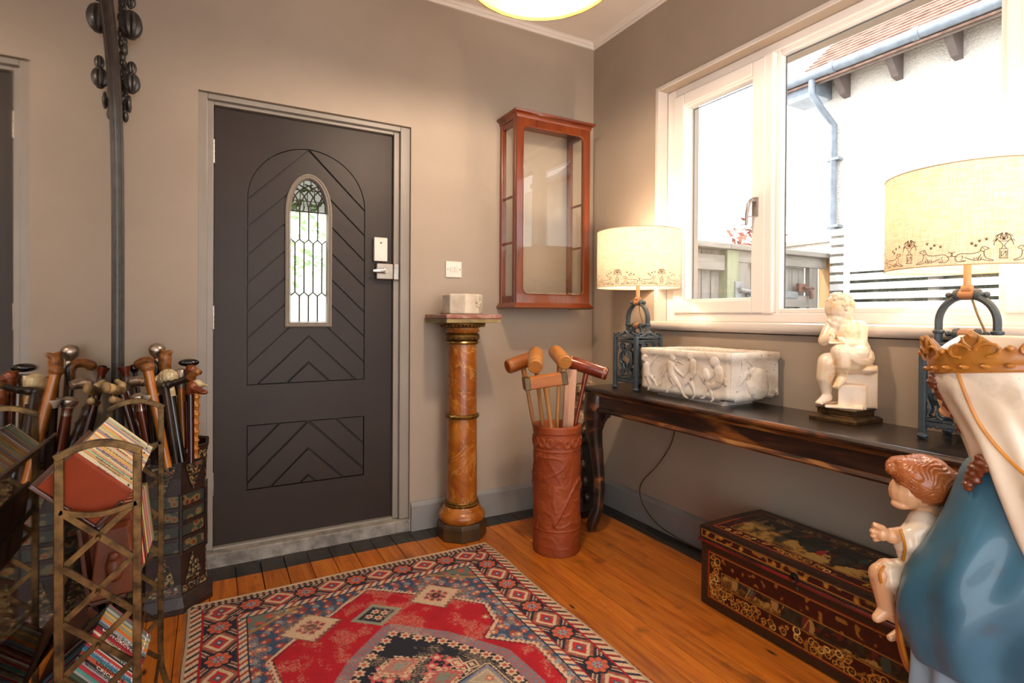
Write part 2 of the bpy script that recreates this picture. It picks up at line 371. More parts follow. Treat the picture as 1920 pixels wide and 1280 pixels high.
def boards(poly, chev, slope):
    """chevron boards; each one runs up to the centre line and down again"""
    ch_ = [9]+chev+[-9]
    for hi, lo in zip(ch_[:-1], ch_[1:]):
        p = clip(poly, -1, 0, -CX); p = clip(p, slope, 1, hi+slope*CX); p = clip(p, -slope, -1, -(lo+slope*CX))
        if len(p) < 3: continue
        q = inset(p, .0034)
        if len(q) < 3: continue
        q = [(CX if x-CX < .0041 else x, z) for x, z in q]; q = [c for i, c in enumerate(q) if math.hypot(c[0]-q[i-1][0], c[1]-q[i-1][1]) > 1e-5]
        cen = [i for i, c in enumerate(q) if c[0] == CX]; mir = lambda L_: [(2*CX-x, z) for x, z in L_][::-1]
        if len(cen) >= 1:
            while not (q[0][0] == CX and q[-1][0] != CX) and not (q[0][0] == CX and q[-1][0] == CX): q = q[1:]+q[:1]
            if len(cen) > 1:
                while not (q[0][0] == CX and q[-1][0] == CX): q = q[1:]+q[:1]
                polys = [q+mir(q[1:-1])]
            else: polys = [q+mir(q[1:])]
        else: polys = [q, mir(q)]
        for q in polys:
            cut = max(z for x, z in q) > GZ0-.01 and min(abs(x-CX) for x, z in q) < .09 and min(z for x, z in q) < GAP
            ob = ypr(q, .0735, .0935).build('board', M['door'], door, bevel=0 if cut else .0015, seg=1)
            if cut:
                ob.parent = None; ob.location = ORG[door]; bool_cut(ob, [cgb]); ob.parent = door; ob.location = (0, 0, 0)
                if len(ob.data.polygons) == 0: bpy.data.objects.remove(ob)
boards(UPn, [1.922, 1.795, 1.665, 1.535, 1.405, 1.28, 1.15, 1.022, .892], 1.0)
boards(LOn, [.733, .605, .473, .343], 1.0)
for c in (cu, cl, cg, cgb): bpy.data.objects.remove(c)
# raised moulding round the glass
def ring(poly, prof):
    """sweep a (offset, depth) profile round a closed 2d outline in x,z"""
    n = len(poly); vs = []; fs = []
    for i in range(n):
        p0, p1, p2 = Vector(poly[i-1]), Vector(poly[i]), Vector(poly[(i+1) % n])
        a = (p1-p0).normalized(); b = (p2-p1).normalized(); na = Vector((a.y, -a.x)); nb = Vector((b.y, -b.x)); mm = (na+nb)
        mm = mm/max(mm.dot(na), .35)
        for o_, y_ in prof: vs.append((p1.x+mm.x*o_, y_, p1.y+mm.y*o_))
    k_ = len(prof)
    for i in range(n):
        j = (i+1) % n
        for q in range(k_): fs.append((i*k_+q, i*k_+(q+1) % k_, j*k_+(q+1) % k_, j*k_+q))
    return MB().add(vs, fs)
ring(GLn, [(-.004, .090), (-.004, .073), (.004, .062), (.010, .066), (.016, .060), (.022, .064), (.025, .074), (.025, .09)]).build('glazing_moulding', M['trim'], door, smooth=True)
# leaded lights
gw = glass('bevelled_glass', tint=(.97, 1, .97, 1), rough=.02)
gw2 = glass('smoky_bevelled_glass', tint=(.30, .30, .27, 1), rough=.05); pan = MB(); x0, x1 = GX0+.002, GX1-.002; cw = (x1-x0)/4; zig = .009
Z1, Z2, Z3 = 1.222, 1.478, 1.622
def pane(poly, mt_=None):
    q = inset(poly, .0016)
    if len(q) >= 3: ypr(q, .078, .082).build('glass_pane', mt_ or gw, door)
def came(pts, r=.0038): pan.tube([(x, .080, z) for x, z in pts], r, 6)
for i in range(4):
    a, b = x0+i*cw, x0+(i+1)*cw; c_ = (a+b)/2
    pane([(a, GZ0+.002), (b, GZ0+.002), (b, Z1-zig), (c_, Z1+zig), (a, Z1-zig)])
    pane([(a, Z2+zig), (c_, Z2-zig), (b, Z2+zig), (b, Z3), (a, Z3)])
    came([(a, Z1-zig), (c_, Z1+zig), (b, Z1-zig)]); came([(a, Z2+zig), (c_, Z2-zig), (b, Z2+zig)])
    if i: came([(a, GZ0), (a, Z1-zig)]); came([(a, Z2+zig), (a, Z3)])
    came([(c_, Z1+zig), (c_, Z2-zig)])
for i in range(5):
    a, b = max(x0, x0+(i-.5)*cw), min(x1, x0+(i+.5)*cw); c_ = x0+i*cw
    lo = [(a, Z1+(zig if a > x0 and i < 5 else -zig)), (c_, Z1-zig), (b, Z1+zig)]
    hi = [(b, Z2-zig), (c_, Z2+zig), (a, Z2-zig)]
    if i == 0: lo = [(x0, Z1-zig), (b, Z1+zig)]; hi = [(b, Z2-zig), (x0, Z2+zig)]
    if i == 4: lo = [(a, Z1+zig), (x1, Z1-zig)]; hi = [(x1, Z2+zig), (a, Z2-zig)]
    pane(lo+hi)
came([(x0, Z3), (x1, Z3)])
# tracery: crossing arcs springing from the transom
def in_arch(x, z):
    if z < Z3: return False
    t = math.asin(min(1, max(0, (z-GSP)/(GAP-GSP)))); return abs(x-CX) < (GX1-CX)*math.cos(t)+.002
arcs = []
for i in range(5):
    xs_ = x0+i*cw
    for sgn in (1, -1):
        pts = []
        for j in range(24):
            t = j/23; rr = .13; ang = t*1.35; x = xs_+sgn*rr*(1-math.cos(ang)); z = Z3+rr*math.sin(ang)*1.05
            if in_arch(x, z): pts.append((x, z))
        if len(pts) > 3: came(pts, .0034); arcs.append((xs_, sgn))
# tracery panes: a fan of cells in the arch
topg = [(x, z) for x, z in GLn if z >= GSP-.001]
for i in range(6):
    for j in range(3):
        za, zb = Z3+j*.052, Z3+(j+1)*.052; cell = [(x0+(i+(j % 2)*.5-.5)*cw*.8+.01, za), (x0+(i+(j % 2)*.5+.5)*cw*.8+.01, za), (x0+(i+(j % 2)*.5+.5)*cw*.8+.01, zb), (x0+(i+(j % 2)*.5-.5)*cw*.8+.01, zb)]
        p = cell; T = [(GX0, Z3), (GX1, Z3)]+[q for q in topg if q[1] > Z3]
        for q in range(len(T)):
            A_, B_ = T[q], T[(q+1) % len(T)]; ex, ez = B_[0]-A_[0], B_[1]-A_[1]; L = math.hypot(ex, ez)
            if L < 1e-5 or len(p) < 3: continue
            p = clip(p, ez/L, -ex/L, (ez*A_[0]-ex*A_[1])/L)
        if len(p) >= 3: pane(p, gw2); came(p+[p[0]], .0024)
pan.build('lead_cames', M['lead'], door, smooth=True)
# hinges
for zc in (1.853, 1.107, .356):
    h = MB().bb(-2.084, -2.066, .062, .070, zc-.052, zc+.052)
    for q in range(5): h.tube([(-2.071, .060, zc-.051+q*.021), (-2.071, .060, zc-.032+q*.021)], .0065, 10)
    h.build('hinge', M['steel'], door, smooth=True)
MB().bb(-1.352, -1.283, .040, .070, 1.398, 1.520).build('alarm_sensor', M['plastic'], door, bevel=.004)
MB().tube([(-1.317, .0395, 1.492), (-1.317, .041, 1.492)], .005, 12).build('sensor_screw', M['brassb'], door)
lk = MB().bb(-1.340, -1.255, .034, .070, 1.306, 1.386).build('rim_lock', plain('silver_lock', '#b3aa9e', .3, .7, b=0), door, bevel=.004)
MB().tube([(-1.300, .034, 1.350), (-1.300, .020, 1.350)], [.017, .014], 20).tube([(-1.300, .024, 1.350), (-1.335, .022, 1.347), (-1.362, .022, 1.346)], [.014, .012, .007], 12, flat=.5, nrm=Vector((0, 1, 0))).build('snib_handle', plain('nickel', '#c8c0b4', .22, .8, b=0), lk, smooth=True)
MB().bb(-1.253, -1.222, .030, .066, 1.302, 1.388).build('lock_keep', M['steel'], door, bevel=.006)
# ================================================================ WINDOW
win = thing('window_1', loc=(.07, -1.6, 1.6), kind='structure')
def frame_x(y0, y1, z0, z1, wd, xa, xb, name, m, t=None, wz=None):
    wz = wz or wd; q = MB()
    q.bb(xa, xb, y0-wd, y0, z0, z1).bb(xa, xb, y1, y1+wd, z0, z1).bb(xa, xb, y1+wd, y0-wd, z0, z0+wz).bb(xa, xb, y1+wd, y0-wd, z1-wz, z1)
    return q.build(name, m, win, bevel=.006, seg=3)
frame_x(WY0, WY1, WZ0, WZ1, .055, .064, .13, 'window_frame', M['upvc'], wz=.042)
# mullions
for ya, yb in ((-1.152, -1.206), (-1.996, -2.050)): MB().bb(.050, .13, yb, ya, WZ0+.04, WZ1-.04).build('mullion', M['upvc'], win, bevel=.008, seg=3)
# glazing bead of the fixed light, sashes of the two side casements
frame_x(-1.204, -1.998, WZ0+.040, WZ1-.040, .022, .075, .12, 'glazing_bead', M['upvc'])
def bead2(y0, y1, z0, z1):
    q = MB(); q.bb(.108, .112, y0-.004, y0, z0, z1).bb(.108, .112, y1, y1+.004, z0, z1).bb(.108, .112, y1, y0, z1-.004, z1)
    q.build('glazing_gasket', plain('grey_gasket', '#4a5158', .6, b=0), win)
bead2(-1.226, -1.976, WZ0+.062, WZ1-.062)
MB().bb(.100, .104, -1.985, -1.215, WZ0+.05, WZ1-.05).build('glass_pane', M['glass'], win)
for ya, yb in ((-.628, -1.170), (-2.032, -2.60)):
    frame_x(ya, yb, WZ0+.044, WZ1-.048, .068, .048, .115, 'casement_sash', M['upvc'], wz=.060)
    frame_x(ya-.060, yb+.060, WZ0+.100, WZ1-.104, .014, .060, .11, 'glazing_bead', M['upvc'])
    bead2(ya-.080, yb+.080, WZ0+.118, WZ1-.122)
    MB().bb(.094, .098, yb+.06, ya-.06, WZ0+.10, WZ1-.10).build('glass_pane', M['glass'], win)
hd = MB().bb(.036, .048, -1.140, -1.116, 1.575, 1.655)
hd.tube([(.042, -1.128, 1.640), (.014, -1.128, 1.640), (.006, -1.122, 1.625), (.006, -1.112, 1.58), (.006, -1.110, 1.53)], [.009, .009, .009, .008, .006], 10)
hd.build('window_handle', plain('grey_handle', '#a39a92', .35, .6, b=0), win, smooth=True)
m = MB().bb(-.004, .064, WY0-.001, WY0+.022, WZ0, WZ1+.02).bb(-.004, .064, WY1-.022, WY1, WZ0, WZ1+.02).bb(-.004, .064, WY1, WY0, WZ1, WZ1+.02)
m.build('reveal_lining', M['reveal'], win, bevel=.002)
sp = [(.10, -.045), (-.020, -.045), (-.032, -.040), (-.040, -.028), (-.041, -.016), (-.036, -.004), (-.026, .001), (.10, .001)]
MB().add([(x, y, WZ0+z) for y in (WY0+.05, WY1-.05) for x, z in sp], [(i, (i+1) % 8, 8+(i+1) % 8, 8+i) for i in range(8)]+[tuple(range(8)), tuple(range(8, 16))]).build('window_sill', M['sill'], win, smooth=True)
MB().bb(.064, .36, WY1-.02, WY0+.02, WZ0-.05, WZ0).build('outer_sill', M['upvc'], win)
# ================================================================ OUTSIDE
fw_ = wood('grey_fence_timber', '#9b958c', '#7b756c', 'z', 5, .8, 0); fwx = wood('grey_rail_timber', '#a39c92', '#857f76', 'x', 5, .8, 0)
green_w = wood('mossy_timber', '#a5a78c', '#868a70', 'z', 5, .8, 0); white_w = wood('white_stained_slat', '#d8d8d6', '#bcbcba', 'y', 5, .8, 0)
pave = plain('concrete_path', '#b5b0a8', .9, c2='#989389', sc=3)
prop(MB().bb(.36, 14, -9, 12, -.6, -.45).bb(-9, .36, .3, 12, -.6, -.45).build('ground', pave), kind='structure')
render_m = plain('white_roughcast', '#e9e5dc', .95, c2='#d9d4c9', sc=50, b=1, bs=45, bd=.03)
HX = 4.5
house = thing('neighbouring_house', 'white rendered neighbouring house with tiled roof beyond the window', 'house', (HX, -2, -.45))
MB().bb(HX, HX+4, -9, 1.25, -.45, 4.05).build('wall', render_m, house)
rf = MB(); pit = math.radians(40); c0 = 3.98
tile = plain('clay_roof_tile', '#96796b', .9, c2='#6f5548', sc=9, b=.4)
for i in range(34):
    # courses of overlapping tiles, each a stepped slab with staggered verge
    s0 = -.30+i*.115; x_, z_ = HX-.05+s0*math.cos(pit), c0+.15+s0*math.sin(pit)
    R3 = Matrix.Rotation(-pit, 3, 'Y'); wv = 9.2+.02*((i*7) % 3)
    rf.box((x_, 1.60-wv/2, z_+.012), (.20, wv, .022), Matrix.Rotation(-pit+.15, 3, 'Y'))
prop(rf.build('roof_tiles', tile, house), kind='stuff')
gut = plain('grey_gutter', '#7f8b98', .4, b=0)
g = MB(); g.tube([(HX-.38, 1.66, c0), (HX-.38, -8, c0)], .060, 12, flat=1); g.build('gutter', gut, house, smooth=True)
for y in (1.0, .15, -.9, -2.0): MB().tube([(HX-.38, y, c0), (HX-.38, y-.06, c0)], .068, 12).build('gutter_bracket', gut, house, smooth=True)
fas = MB().bb(HX-.31, HX-.29, -8, 1.6, c0-.10, c0+.08).bb(HX-.31, HX, -8, 1.6, c0+.02, c0+.06); fas.build('soffit', plain('brown_eaves', '#8b7d74', .8, b=.1), house)
MB().bb(HX-.32, HX+.05, 1.2, 1.58, c0-.22, c0+.0).build('eaves_box', gut, house)
cor = plain('dark_corbel', '#6d625e', .8)
for y in (.98, .42, -.12, -.66, -1.2, -1.75, -2.3): MB().prism([(0, 0), (.28, 0), (.28, -.05), (.10, -.26), (0, -.28)], (HX, y, c0+.02), (-1, 0, 0), (0, 0, 1), (0, .07, 0)).build('corbel', cor, house)
pp = MB(); y = 1.22
pp.tube([(HX-.37, y, c0-.05), (HX-.37, y, c0-.22), (HX-.20, y-.05, c0-.42), (HX-.06, y-.08, c0-.55), (HX-.06, y-.08, 1.2)], .038, 10); pp.build('downpipe', gut, house, smooth=True)
for z in (3.0, 2.2): MB().bb(HX-.10, HX, y-.16, y, z, z+.03).build('pipe_clip', gut, house)
vt = MB()
for i in range(5):
    for j in range(4): vt.bb(HX-.004, HX+.01, -1.02-i*.075, -1.035-i*.075, 3.40+j*.06, 3.415+j*.06)
prop(vt.build('air_brick_holes', M['black'], house), kind='stuff')
# boundary wall with a rendered coping
bw = thing('boundary_wall', 'long white rendered garden wall in front of the neighbouring house', 'wall', (4.1, 0, -.45))
MB().bb(4.05, 4.2, -6, 3.5, -.45, 1.98).build('wall_face', render_m, bw); MB().bb(4.02, 4.23, -6, 3.5, 1.98, 2.03).build('coping', plain('grey_coping', '#a8a39a', .9), bw)
# slatted fence screen
sf = thing('slatted_screen', 'pale horizontal slatted garden screen outside the large pane', 'fence', (3.12, -1.2, -.45))
zz = .86
while zz < 1.93:
    MB().bb(3.10, 3.12, -4.6, .37, zz, zz+.060).build('slat', white_w, sf, bevel=.002, seg=1); zz += .0865
for y in (.33, -.48, -1.6, -2.8): MB().bb(3.12, 3.19, y-.04, y+.04, -.45, 1.96).build('screen_post', fw_, sf)
dk = thing('shade_backing', 'dark ground shade hedge seen through the gaps of the slatted screen', 'backing', (3.55, -2, -.45)); hm = MB()
hm.bb(3.4, 3.7, -4.8, .35, -.45, 1.57)
hm.build('foliage', plain('ground_shade_colour', '#5c614f', .9, c2='#3f4238', sc=40, b=1, bs=60, bd=.02), dk)  # no leaves: plain dark slab added to imitate ground shade between the slats
# side gate across the passage (plane y = .5)
gt = thing('garden_gate', 'weathered grey timber side gate with galvanised strap hinge', 'gate', (2.6, .5, -.45)); GY = .5; GT = 1.70
for x0_, x1_, m_ in ((1.773, 1.915, green_w), (3.23, 3.33, wood('brown_post_timber', '#b28d63', '#946d44', 'z', 5, .8, 0))): MB().bb(x0_, x1_, GY-.05, GY+.06, -.45, GT).build('gate_post', m_, gt, bevel=.004, seg=1)  # left post greenish, right post brown in its own colour
MB().bb(1.77, 3.34, GY-.09, GY+.08, GT, GT+.045).build('top_capping', fwx, gt, bevel=.004, seg=1)
MB().bb(1.930, 2.062, GY-.03, GY+.02, -.4, 1.60).build('gate_stile', fw_, gt, bevel=.003, seg=1)
MB().bb(2.95, 3.08, GY-.03, GY+.02, -.4, 1.60).build('gate_stile', fw_, gt, bevel=.003, seg=1)
for z0_, z1_ in ((1.60, 1.70), (1.22, 1.33), (1.06, 1.16)): MB().bb(2.062 if z0_ < 1.5 else 1.93, 2.95 if z0_ < 1.5 else 3.2, GY-.035, GY+.02, z0_, z1_).build('gate_rail', fwx, gt, bevel=.003, seg=1)
for i in range(9): MB().bb(2.07+i*.098, 2.155+i*.098, GY+.02, GY+.04, -.4, 1.60).build('gate_board', fw_, gt, bevel=.002, seg=1)
MB().prism([(0, 0), (.10, 0), (.45, .62), (.35, .62)], (2.45, GY-.03, .60), (1, 0, 0), (0, 0, 1), (0, .03, 0)).build('brace', fwx, gt)
galv = plain('galvanised_steel', '#a9adb0', .4, .7, b=.2)
hp = MB().bb(1.86, 1.945, GY-.060, GY-.05, 1.27, 1.43); hp.tube([(1.90, GY-.075, 1.36), (2.02, GY-.085, 1.345), (2.05, GY-.07, 1.335)], [.018, .022, .03], 10).bb(2.03, 2.75, GY-.045, GY-.036, 1.305, 1.365); hp.build('strap_hinge', galv, gt, smooth=True)
lt = MB().bb(2.74, 2.86, GY-.06, GY-.03, 1.36, 1.44).tube([(2.80, GY-.07, 1.40), (2.95, GY-.07, 1.40)], .012, 8).tube([(2.90, GY-.08, 1.38), (2.90, GY-.08, 1.30)], .02, 8); lt.build('gate_latch', plain('rusty_latch', '#8c6a5c', .5, .6, b=.2), gt, smooth=True)
fl = thing('side_fence', 'short grey board fence left of the side gate outside the casement', 'fence', (1.5, .5, -.45))
for i in range(5): MB().bb(1.22+i*.11, 1.322+i*.11, GY+.03, GY+.05, -.4, 1.70).build('fence_board', fw_, fl, bevel=.002, seg=1)
MB().bb(1.2, 1.765, GY-.03, GY+.03, 1.52, 1.65).bb(1.2, 1.765, GY-.09, GY+.08, GT, GT+.045).build('fence_rail', fwx, fl, bevel=.003, seg=1)
MB().bb(.42, 1.22, .6, .9, -.45, 3.4).build('house_corner', plain('pale_grey_render', '#c9cbcc', .9), None)
prop(bpy.data.objects['house_corner'], 'pale grey rendered corner of the house seen at the left edge of the casement', 'wall')
# garden in front of the house, seen through the leaded light
leafm = plain('garden_leaves', '#7fae4a', .7, c2='#4f7a2c', sc=12, b=.3)
def shrub(x, y, z, r, n, label, m_):
    t = thing('garden_shrub', label, 'shrub', (x, y, -.45)); q = MB(); rg = random.Random(int(x*100+y*10))
    for i in range(n):
        a, b = rg.random()*2*PI, math.acos(2*rg.random()-1); d = Vector((math.cos(a)*math.sin(b), math.sin(a)*math.sin(b), math.cos(b)*1.1)); c_ = Vector((x, y, z))+d*r*rg.uniform(.55, 1)
        s_ = rg.uniform(.03, .07); e1 = Vector((rg.uniform(-1, 1), rg.uniform(-1, 1), rg.uniform(-1, 1))).normalized(); e2 = d.cross(e1).normalized()
        q.add([c_-e1*s_, c_+e2*s_*.5, c_+e1*s_, c_-e2*s_*.5], [(0, 1, 2, 3)])
    prop(q.build('foliage', m_, t), kind='stuff'); MB().tube([(x, y, -.45), (x, y, z)], .03, 6).build('stem', M['black'], t)
shrub(-1.45, 4.2, 2.1, .75, 500, 'light green garden shrub seen through the leaded door glass', leafm)
shrub(3.6, 1.6, 1.9, .4, 260, 'reddish shrub peeping over the gate outside the casement', plain('red_leaves', '#a0604e', .7, c2='#7d4a3c', b=.2))
gwl = plain('white_street_wall', '#e8e6e0', .9); MB().bb(-7, 1.3, 7.2, 7.4, -.45, 2.1).build('street_wall', gwl)
prop(bpy.data.objects['street_wall'], 'low white street wall glimpsed through the leaded door glass', 'wall')
# ================================================================ RUG
def rug():
    U0, V0, W, L = -2.155, -.33, 1.26, 1.95; nu, nv = 500, 700
    uu, vv = np.meshgrid(np.linspace(0, W, nu), np.linspace(0, L, nv)); rs = np.random.RandomState(4)
    hexc = lambda h: np.array(srgb(h)[:3])
    CR, RED, NAVY, BLUE, ORG_, BRN, GRN, PINK = map(hexc, ('#bda284', '#a00e1c', '#20202c', '#3a4a63', '#b4533a', '#7d4a3a', '#6f7a6c', '#b8747a'))
    C = np.zeros((nv, nu, 3)); C[:] = NAVY
    cu_ = np.abs(uu-W/2); eu = W/2-cu_; ev = np.minimum(vv, L-vv)
    def put(mask, col): C[mask] = col
    def ramp_(h): return (h*1e4) % 1
    # long-side guard: cream and coloured slanting dashes
    def barber(mask, t, a, pitch, c1, c2):
        ph = ((t+a*.8)/pitch) % 1; ix = np.floor((t+a*.8)/pitch).astype(int) % 2
        put(mask, CR); put(mask & (ph < .42) & (ix == 0), c1); put(mask & (ph < .42) & (ix == 1), c2)
    side = eu < np.where(ev < .17, ev+.02, 9)   # which side owns the corner
    sd_ = (eu < .19) & ((ev > .165) | (eu+.012 < ev)); en = (ev < .165) & ~sd_ & True
    def main(mask, a, t):
        """a: distance across the band 0..0.1, t along (pitch .2)"""
        put(mask, NAVY); tt = (t % .2)
        # rosette at tt=.1 ; diamond at tt=0
        dx, dy = tt-.1, a-.048; r = np.hypot(dx, dy); th = np.arctan2(dy, dx)
        ddx = np.minimum(tt, .2-tt); dd = ddx/.062+np.abs(dy)/.050
        # zigzag lines round the diamond
        for k_, c_ in ((1.95, CR), (1.8, BRN), (1.62, CR), (1.52, NAVY), (1.25, BRN), (1.12, ORG_)): put(mask & (dd < k_) & (dd > k_-.10), c_)
        put(mask & (dd < 1.05), BRN); put(mask & (dd < .92), CR); put(mask & (dd < .62), RED*.9+ORG_*.15)
        put(mask & (dd < .62) & (np.abs(dx*0+ddx) < .004), BRN); put(mask & (ddx/.02+np.abs(dy)/.014 < 1), BLUE); put(mask & (ddx/.008+np.abs(dy)/.006 < 1), CR)
        rr = .036*(1+.10*np.cos(8*th)); put(mask & (r < rr+.009), NAVY*.6); put(mask & (r < rr), ORG_); put(mask & (r < rr) & (r > .018) & (np.cos(8*th) < -.75), BRN)
        put(mask & (r < .017), BLUE*1.3+.05); put(mask & (r < .017) & (np.cos(6*th) > .7), CR); put(mask & (r < .005), RED)
    # ends
    main(en & (ev < .15) & (ev > .045), ev-.045, cu_+.12 if False else uu-W/2+10+.12)
    put(en & (ev < .045), NAVY); m_ = en & (ev < .045); put(m_ & (((uu*90).astype(int) % 2) == 0), CR*.8); put(m_ & (np.abs(ev-.03) < .003), BRN); put(en & (ev < .016), CR)
    main(sd_ & (eu > .05) & (eu < .155), eu-.053, vv+10-.215+.1+.0)
    m_ = sd_ & (eu < .052); barber(m_ & (eu > .010) & (eu < .044), vv, eu, .034, hexc('#7e2b22'), NAVY*1.2); put(sd_ & (eu <= .010), CR*.7); put(sd_ & (eu >= .044) & (eu < .052), RED*.8)
    for lo_, hi_, msk, d_, t_ in ((.155, .19, sd_, eu, vv), (.150, .19, (ev < .19) & (ev > .150) & (eu > .165), ev, uu)):
        m2 = msk & (d_ > lo_) & (d_ < hi_); barber(m2, t_, d_, .030, hexc('#8c3a2e'), BLUE)
        put(m2 & (d_ < lo_+.005), RED*.7); put(m2 & (d_ > hi_-.004), NAVY)
    # field
    fld = (eu > .19) & (ev > .19); fv = ev; fu = uu
    put(fld, BLUE*.85)
    q = np.sin(fu*70)*np.sin(fv*62); put(fld & (q > .55), hexc('#7c3b36')); put(fld & (q < -.62), hexc('#6e7b86'))
    q = np.hypot(((fu+.01) % .045)-.0225, ((fv) % .045)-.0225); nearred = (fu > .0)
    put(fld & (q < .012), hexc('#9a4438')); put(fld & (q < .005), CR)
    # oblique bands across the corners
    for k0 in (0, 1):
        s_ = (cu_-.44)+(.19-fv)*(-1)*.0
        b_ = (fv-.19)+(.44-cu_)*.62
    bnd = (fv-.19)-(.0)+(cu_*-.62+.16)
    put(fld & (np.abs(bnd-.0) < .010) & (fv < .5), hexc('#8b6f3f')); put(fld & (bnd < -.02) & (fv < .45), GRN*.7)
    m3 = fld & (bnd < -.02) & (fv < .45); put(m3 & (np.sin(fu*90)*np.sin(fv*80) > .3), hexc('#a8483c'))
    def inpoly(P_):
        ins = np.zeros(uu.shape, bool); n = len(P_)
        for i in range(n):
            (xa, ya), (xb, yb) = P_[i], P_[(i+1) % n]
            if abs(ya-yb) < 1e-9: continue
            c_ = ((ya > vv) != (yb > vv)) & (uu < (xb-xa)*(vv-ya)/(yb-ya)+xa); ins ^= c_
        return ins
    def edge_d(P_):
        d = np.full(uu.shape, 9.)
        for i in range(len(P_)):
            (xa, ya), (xb, yb) = P_[i], P_[(i+1) % len(P_)]; L2 = (xb-xa)**2+(yb-ya)**2
            t = np.clip(((uu-xa)*(xb-xa)+(vv-ya)*(yb-ya))/L2, 0, 1); d = np.minimum(d, np.hypot(uu-xa-t*(xb-xa), vv-ya-t*(yb-ya)))
        return d
    RP = [(.63, .192), (.326, .425), (.247, .498), (.262, .64), (.262, 1.31), (.247, 1.45), (.63, 1.76), (1.01, 1.45), (1.04, 1.24), (.913, 1.2), (1.01, 1.1), (1.04, 1.027), (1.042, .823), (.913, .716), (.992, .640), (1.011, .515), (.93, .43)]
    ip = inpoly(RP); ed = edge_d(RP); jag = ed+.004*np.sign(np.sin((uu+vv)*260))
    abr = np.array([[mnoise.fractal(Vector((i*.02, j*.02, 3)), .6, 2.2, 4) for i in range(0, nu, 4)] for j in range(0, nv, 4)]); abr = np.kron(abr, np.ones((4, 4)))[:nv, :nu]
    redv = RED[None, None]*(1+.12*abr[..., None])
    C[fld & ip] = np.broadcast_to(redv, C.shape)[fld & ip]
    put(fld & (jag < .007), CR); put(fld & ip & (ed > .007) & (ed < .011), NAVY)
    # centre medallion
    MP = [(.64, .53), (.50, .655), (.37, .83), (.345, 1.0), (.37, 1.14), (.50, 1.31), (.64, 1.42), (.78, 1.31), (.905, 1.14), (.925, 1.0), (.905, .83), (.78, .655)]
    im = inpoly(MP); em = edge_d(MP); sdm = np.where(im, em, -em)
    put(fld & (sdm > -.045) & (sdm < 0), hexc('#7c6f72')*.7+RED*.3); put(fld & (sdm >= 0), NAVY*.7)
    per = []; 
    for i in range(len(MP)):
        a, b = Vector(MP[i]), Vector(MP[(i+1) % len(MP)]); n = max(1, round((b-a).length/.043))
        for j in range(n): per.append(a+(b-a)*(j/n))
    cen = Vector((.635, .975))
    def flower(c_, r, petals, colp, colc, m_lim=None):
        dx, dy = uu-c_[0], vv-c_[1]; rr = np.hypot(dx, dy); th = np.arctan2(dy, dx); msk = rr < r*(.82+.18*np.cos(petals*th))
        put(msk, colp); put(msk & (rr < r*.38), colc)
    for p_ in per:
        d = (p_-cen).normalized(); flower(p_+d*.026, .0185, 6, hexc('#6b7079'), hexc('#a55348')); flower(p_-d*.016, .0200, 6, CR, hexc('#a0483a'))
    for (x, y) in [(.55, .75), (.72, .78), (.635, .90)]: 
        for ox, oy in ((-.03, 0), (.03, 0), (0, -.028), (0, .028), (-.05, .03), (.05, .03)): flower((x+ox, y+oy*1.2), .023, 5, hexc('#b2484a'), CR)
    for (x, y, s1) in [(.60, .73, 1), (.70, .85, 1)]:
        dd = np.abs(uu-x)/.09+np.abs(vv-y)/.055; stair = dd+.12*np.sign(np.sin(uu*230))*np.sign(np.sin(vv*230)); put((stair < 1) & (stair > .8), CR); put(stair < .8, hexc('#a2574f')); put(stair < .4, GRN)
    for sg in (1, -1):
        tri = [(.635+sg*.10, .90), (.635+sg*.21, .86), (.635+sg*.23, .98)]
        put(inpoly(tri), hexc('#8d8672')); e_ = edge_d(tri); put(e_ < .005, hexc('#5d6680')); put((e_ > .011) & (e_ < .015), CR)
        flower((.635+sg*.19, .915), .016, 6, hexc('#a8483c'), CR)
        for qx, qy in ((.13, .80), (.17, .83)):
            b_ = np.maximum(np.abs(uu-.635-sg*qx), np.abs(vv-qy)); put((b_ < .02) & (b_ > .014), CR); put((b_ < .008), CR)
    put(inpoly([(.50, .98), (.77, .98), (.80, 1.05), (.47, 1.05)]), CR*.9)
    # diamonds that float on the edge of the red
    def dia(x, y, a, b, ground, motif):
        dd = np.abs(uu-x)/a+np.abs(vv-y)/b; st = dd+.05*np.sign(np.sin((uu-vv)*200))
        put(st < 1.22, BRN*.8+.02); put(st < 1.05, ground); 
        for ox, oy in ((0, .42), (0, -.42), (.42, 0), (-.42, 0), (.25, .25), (-.25, .25), (.25, -.25), (-.25, -.25)): flower((x+ox*a, y+oy*b), .014, 5, motif, BLUE)
        put(np.hypot(uu-x, vv-y) < .024, BRN); put(np.hypot(uu-x, vv-y) < .016, NAVY); put(np.hypot(uu-x, vv-y) < .007, hexc('#a8483c'))
    dia(.390, .367, .092, .085, CR, hexc('#a8483c')); dia(.862, .370, .092, .088, CR, hexc('#a8483c'))
    dd = np.abs(uu-.62)/.085+np.abs(vv-.40)/.070; put(dd < 1.15, GRN*.8+CR*.15); put(dd < .85, NAVY)
    for ox, oy in ((-.028, 0), (.028, 0), (0, .022), (0, -.022)): flower((.62+ox, .40+oy), .017, 6, CR*.95, hexc('#a0483a'))
    # corner guls and stars
    for (x, y) in [(.26, .31), (.29, .24), (.9, .23), (1.0, .34), (1.02, .42), (.21, .55), (.22, .62), (.97, .60), (.99, .68), (1.02, .75), (.95, .70), (.98, .27), (.35, .23), (.22, .42)]: flower((x, y), .017, 6, hexc('#a2694c'), CR)
    # end fringe
    # knots: fine grain along weft plus worn foundation in patches
    g_ = rs.rand(nv, nu, 1); C *= .82+.34*g_; C *= (1+.10*abr[..., None])
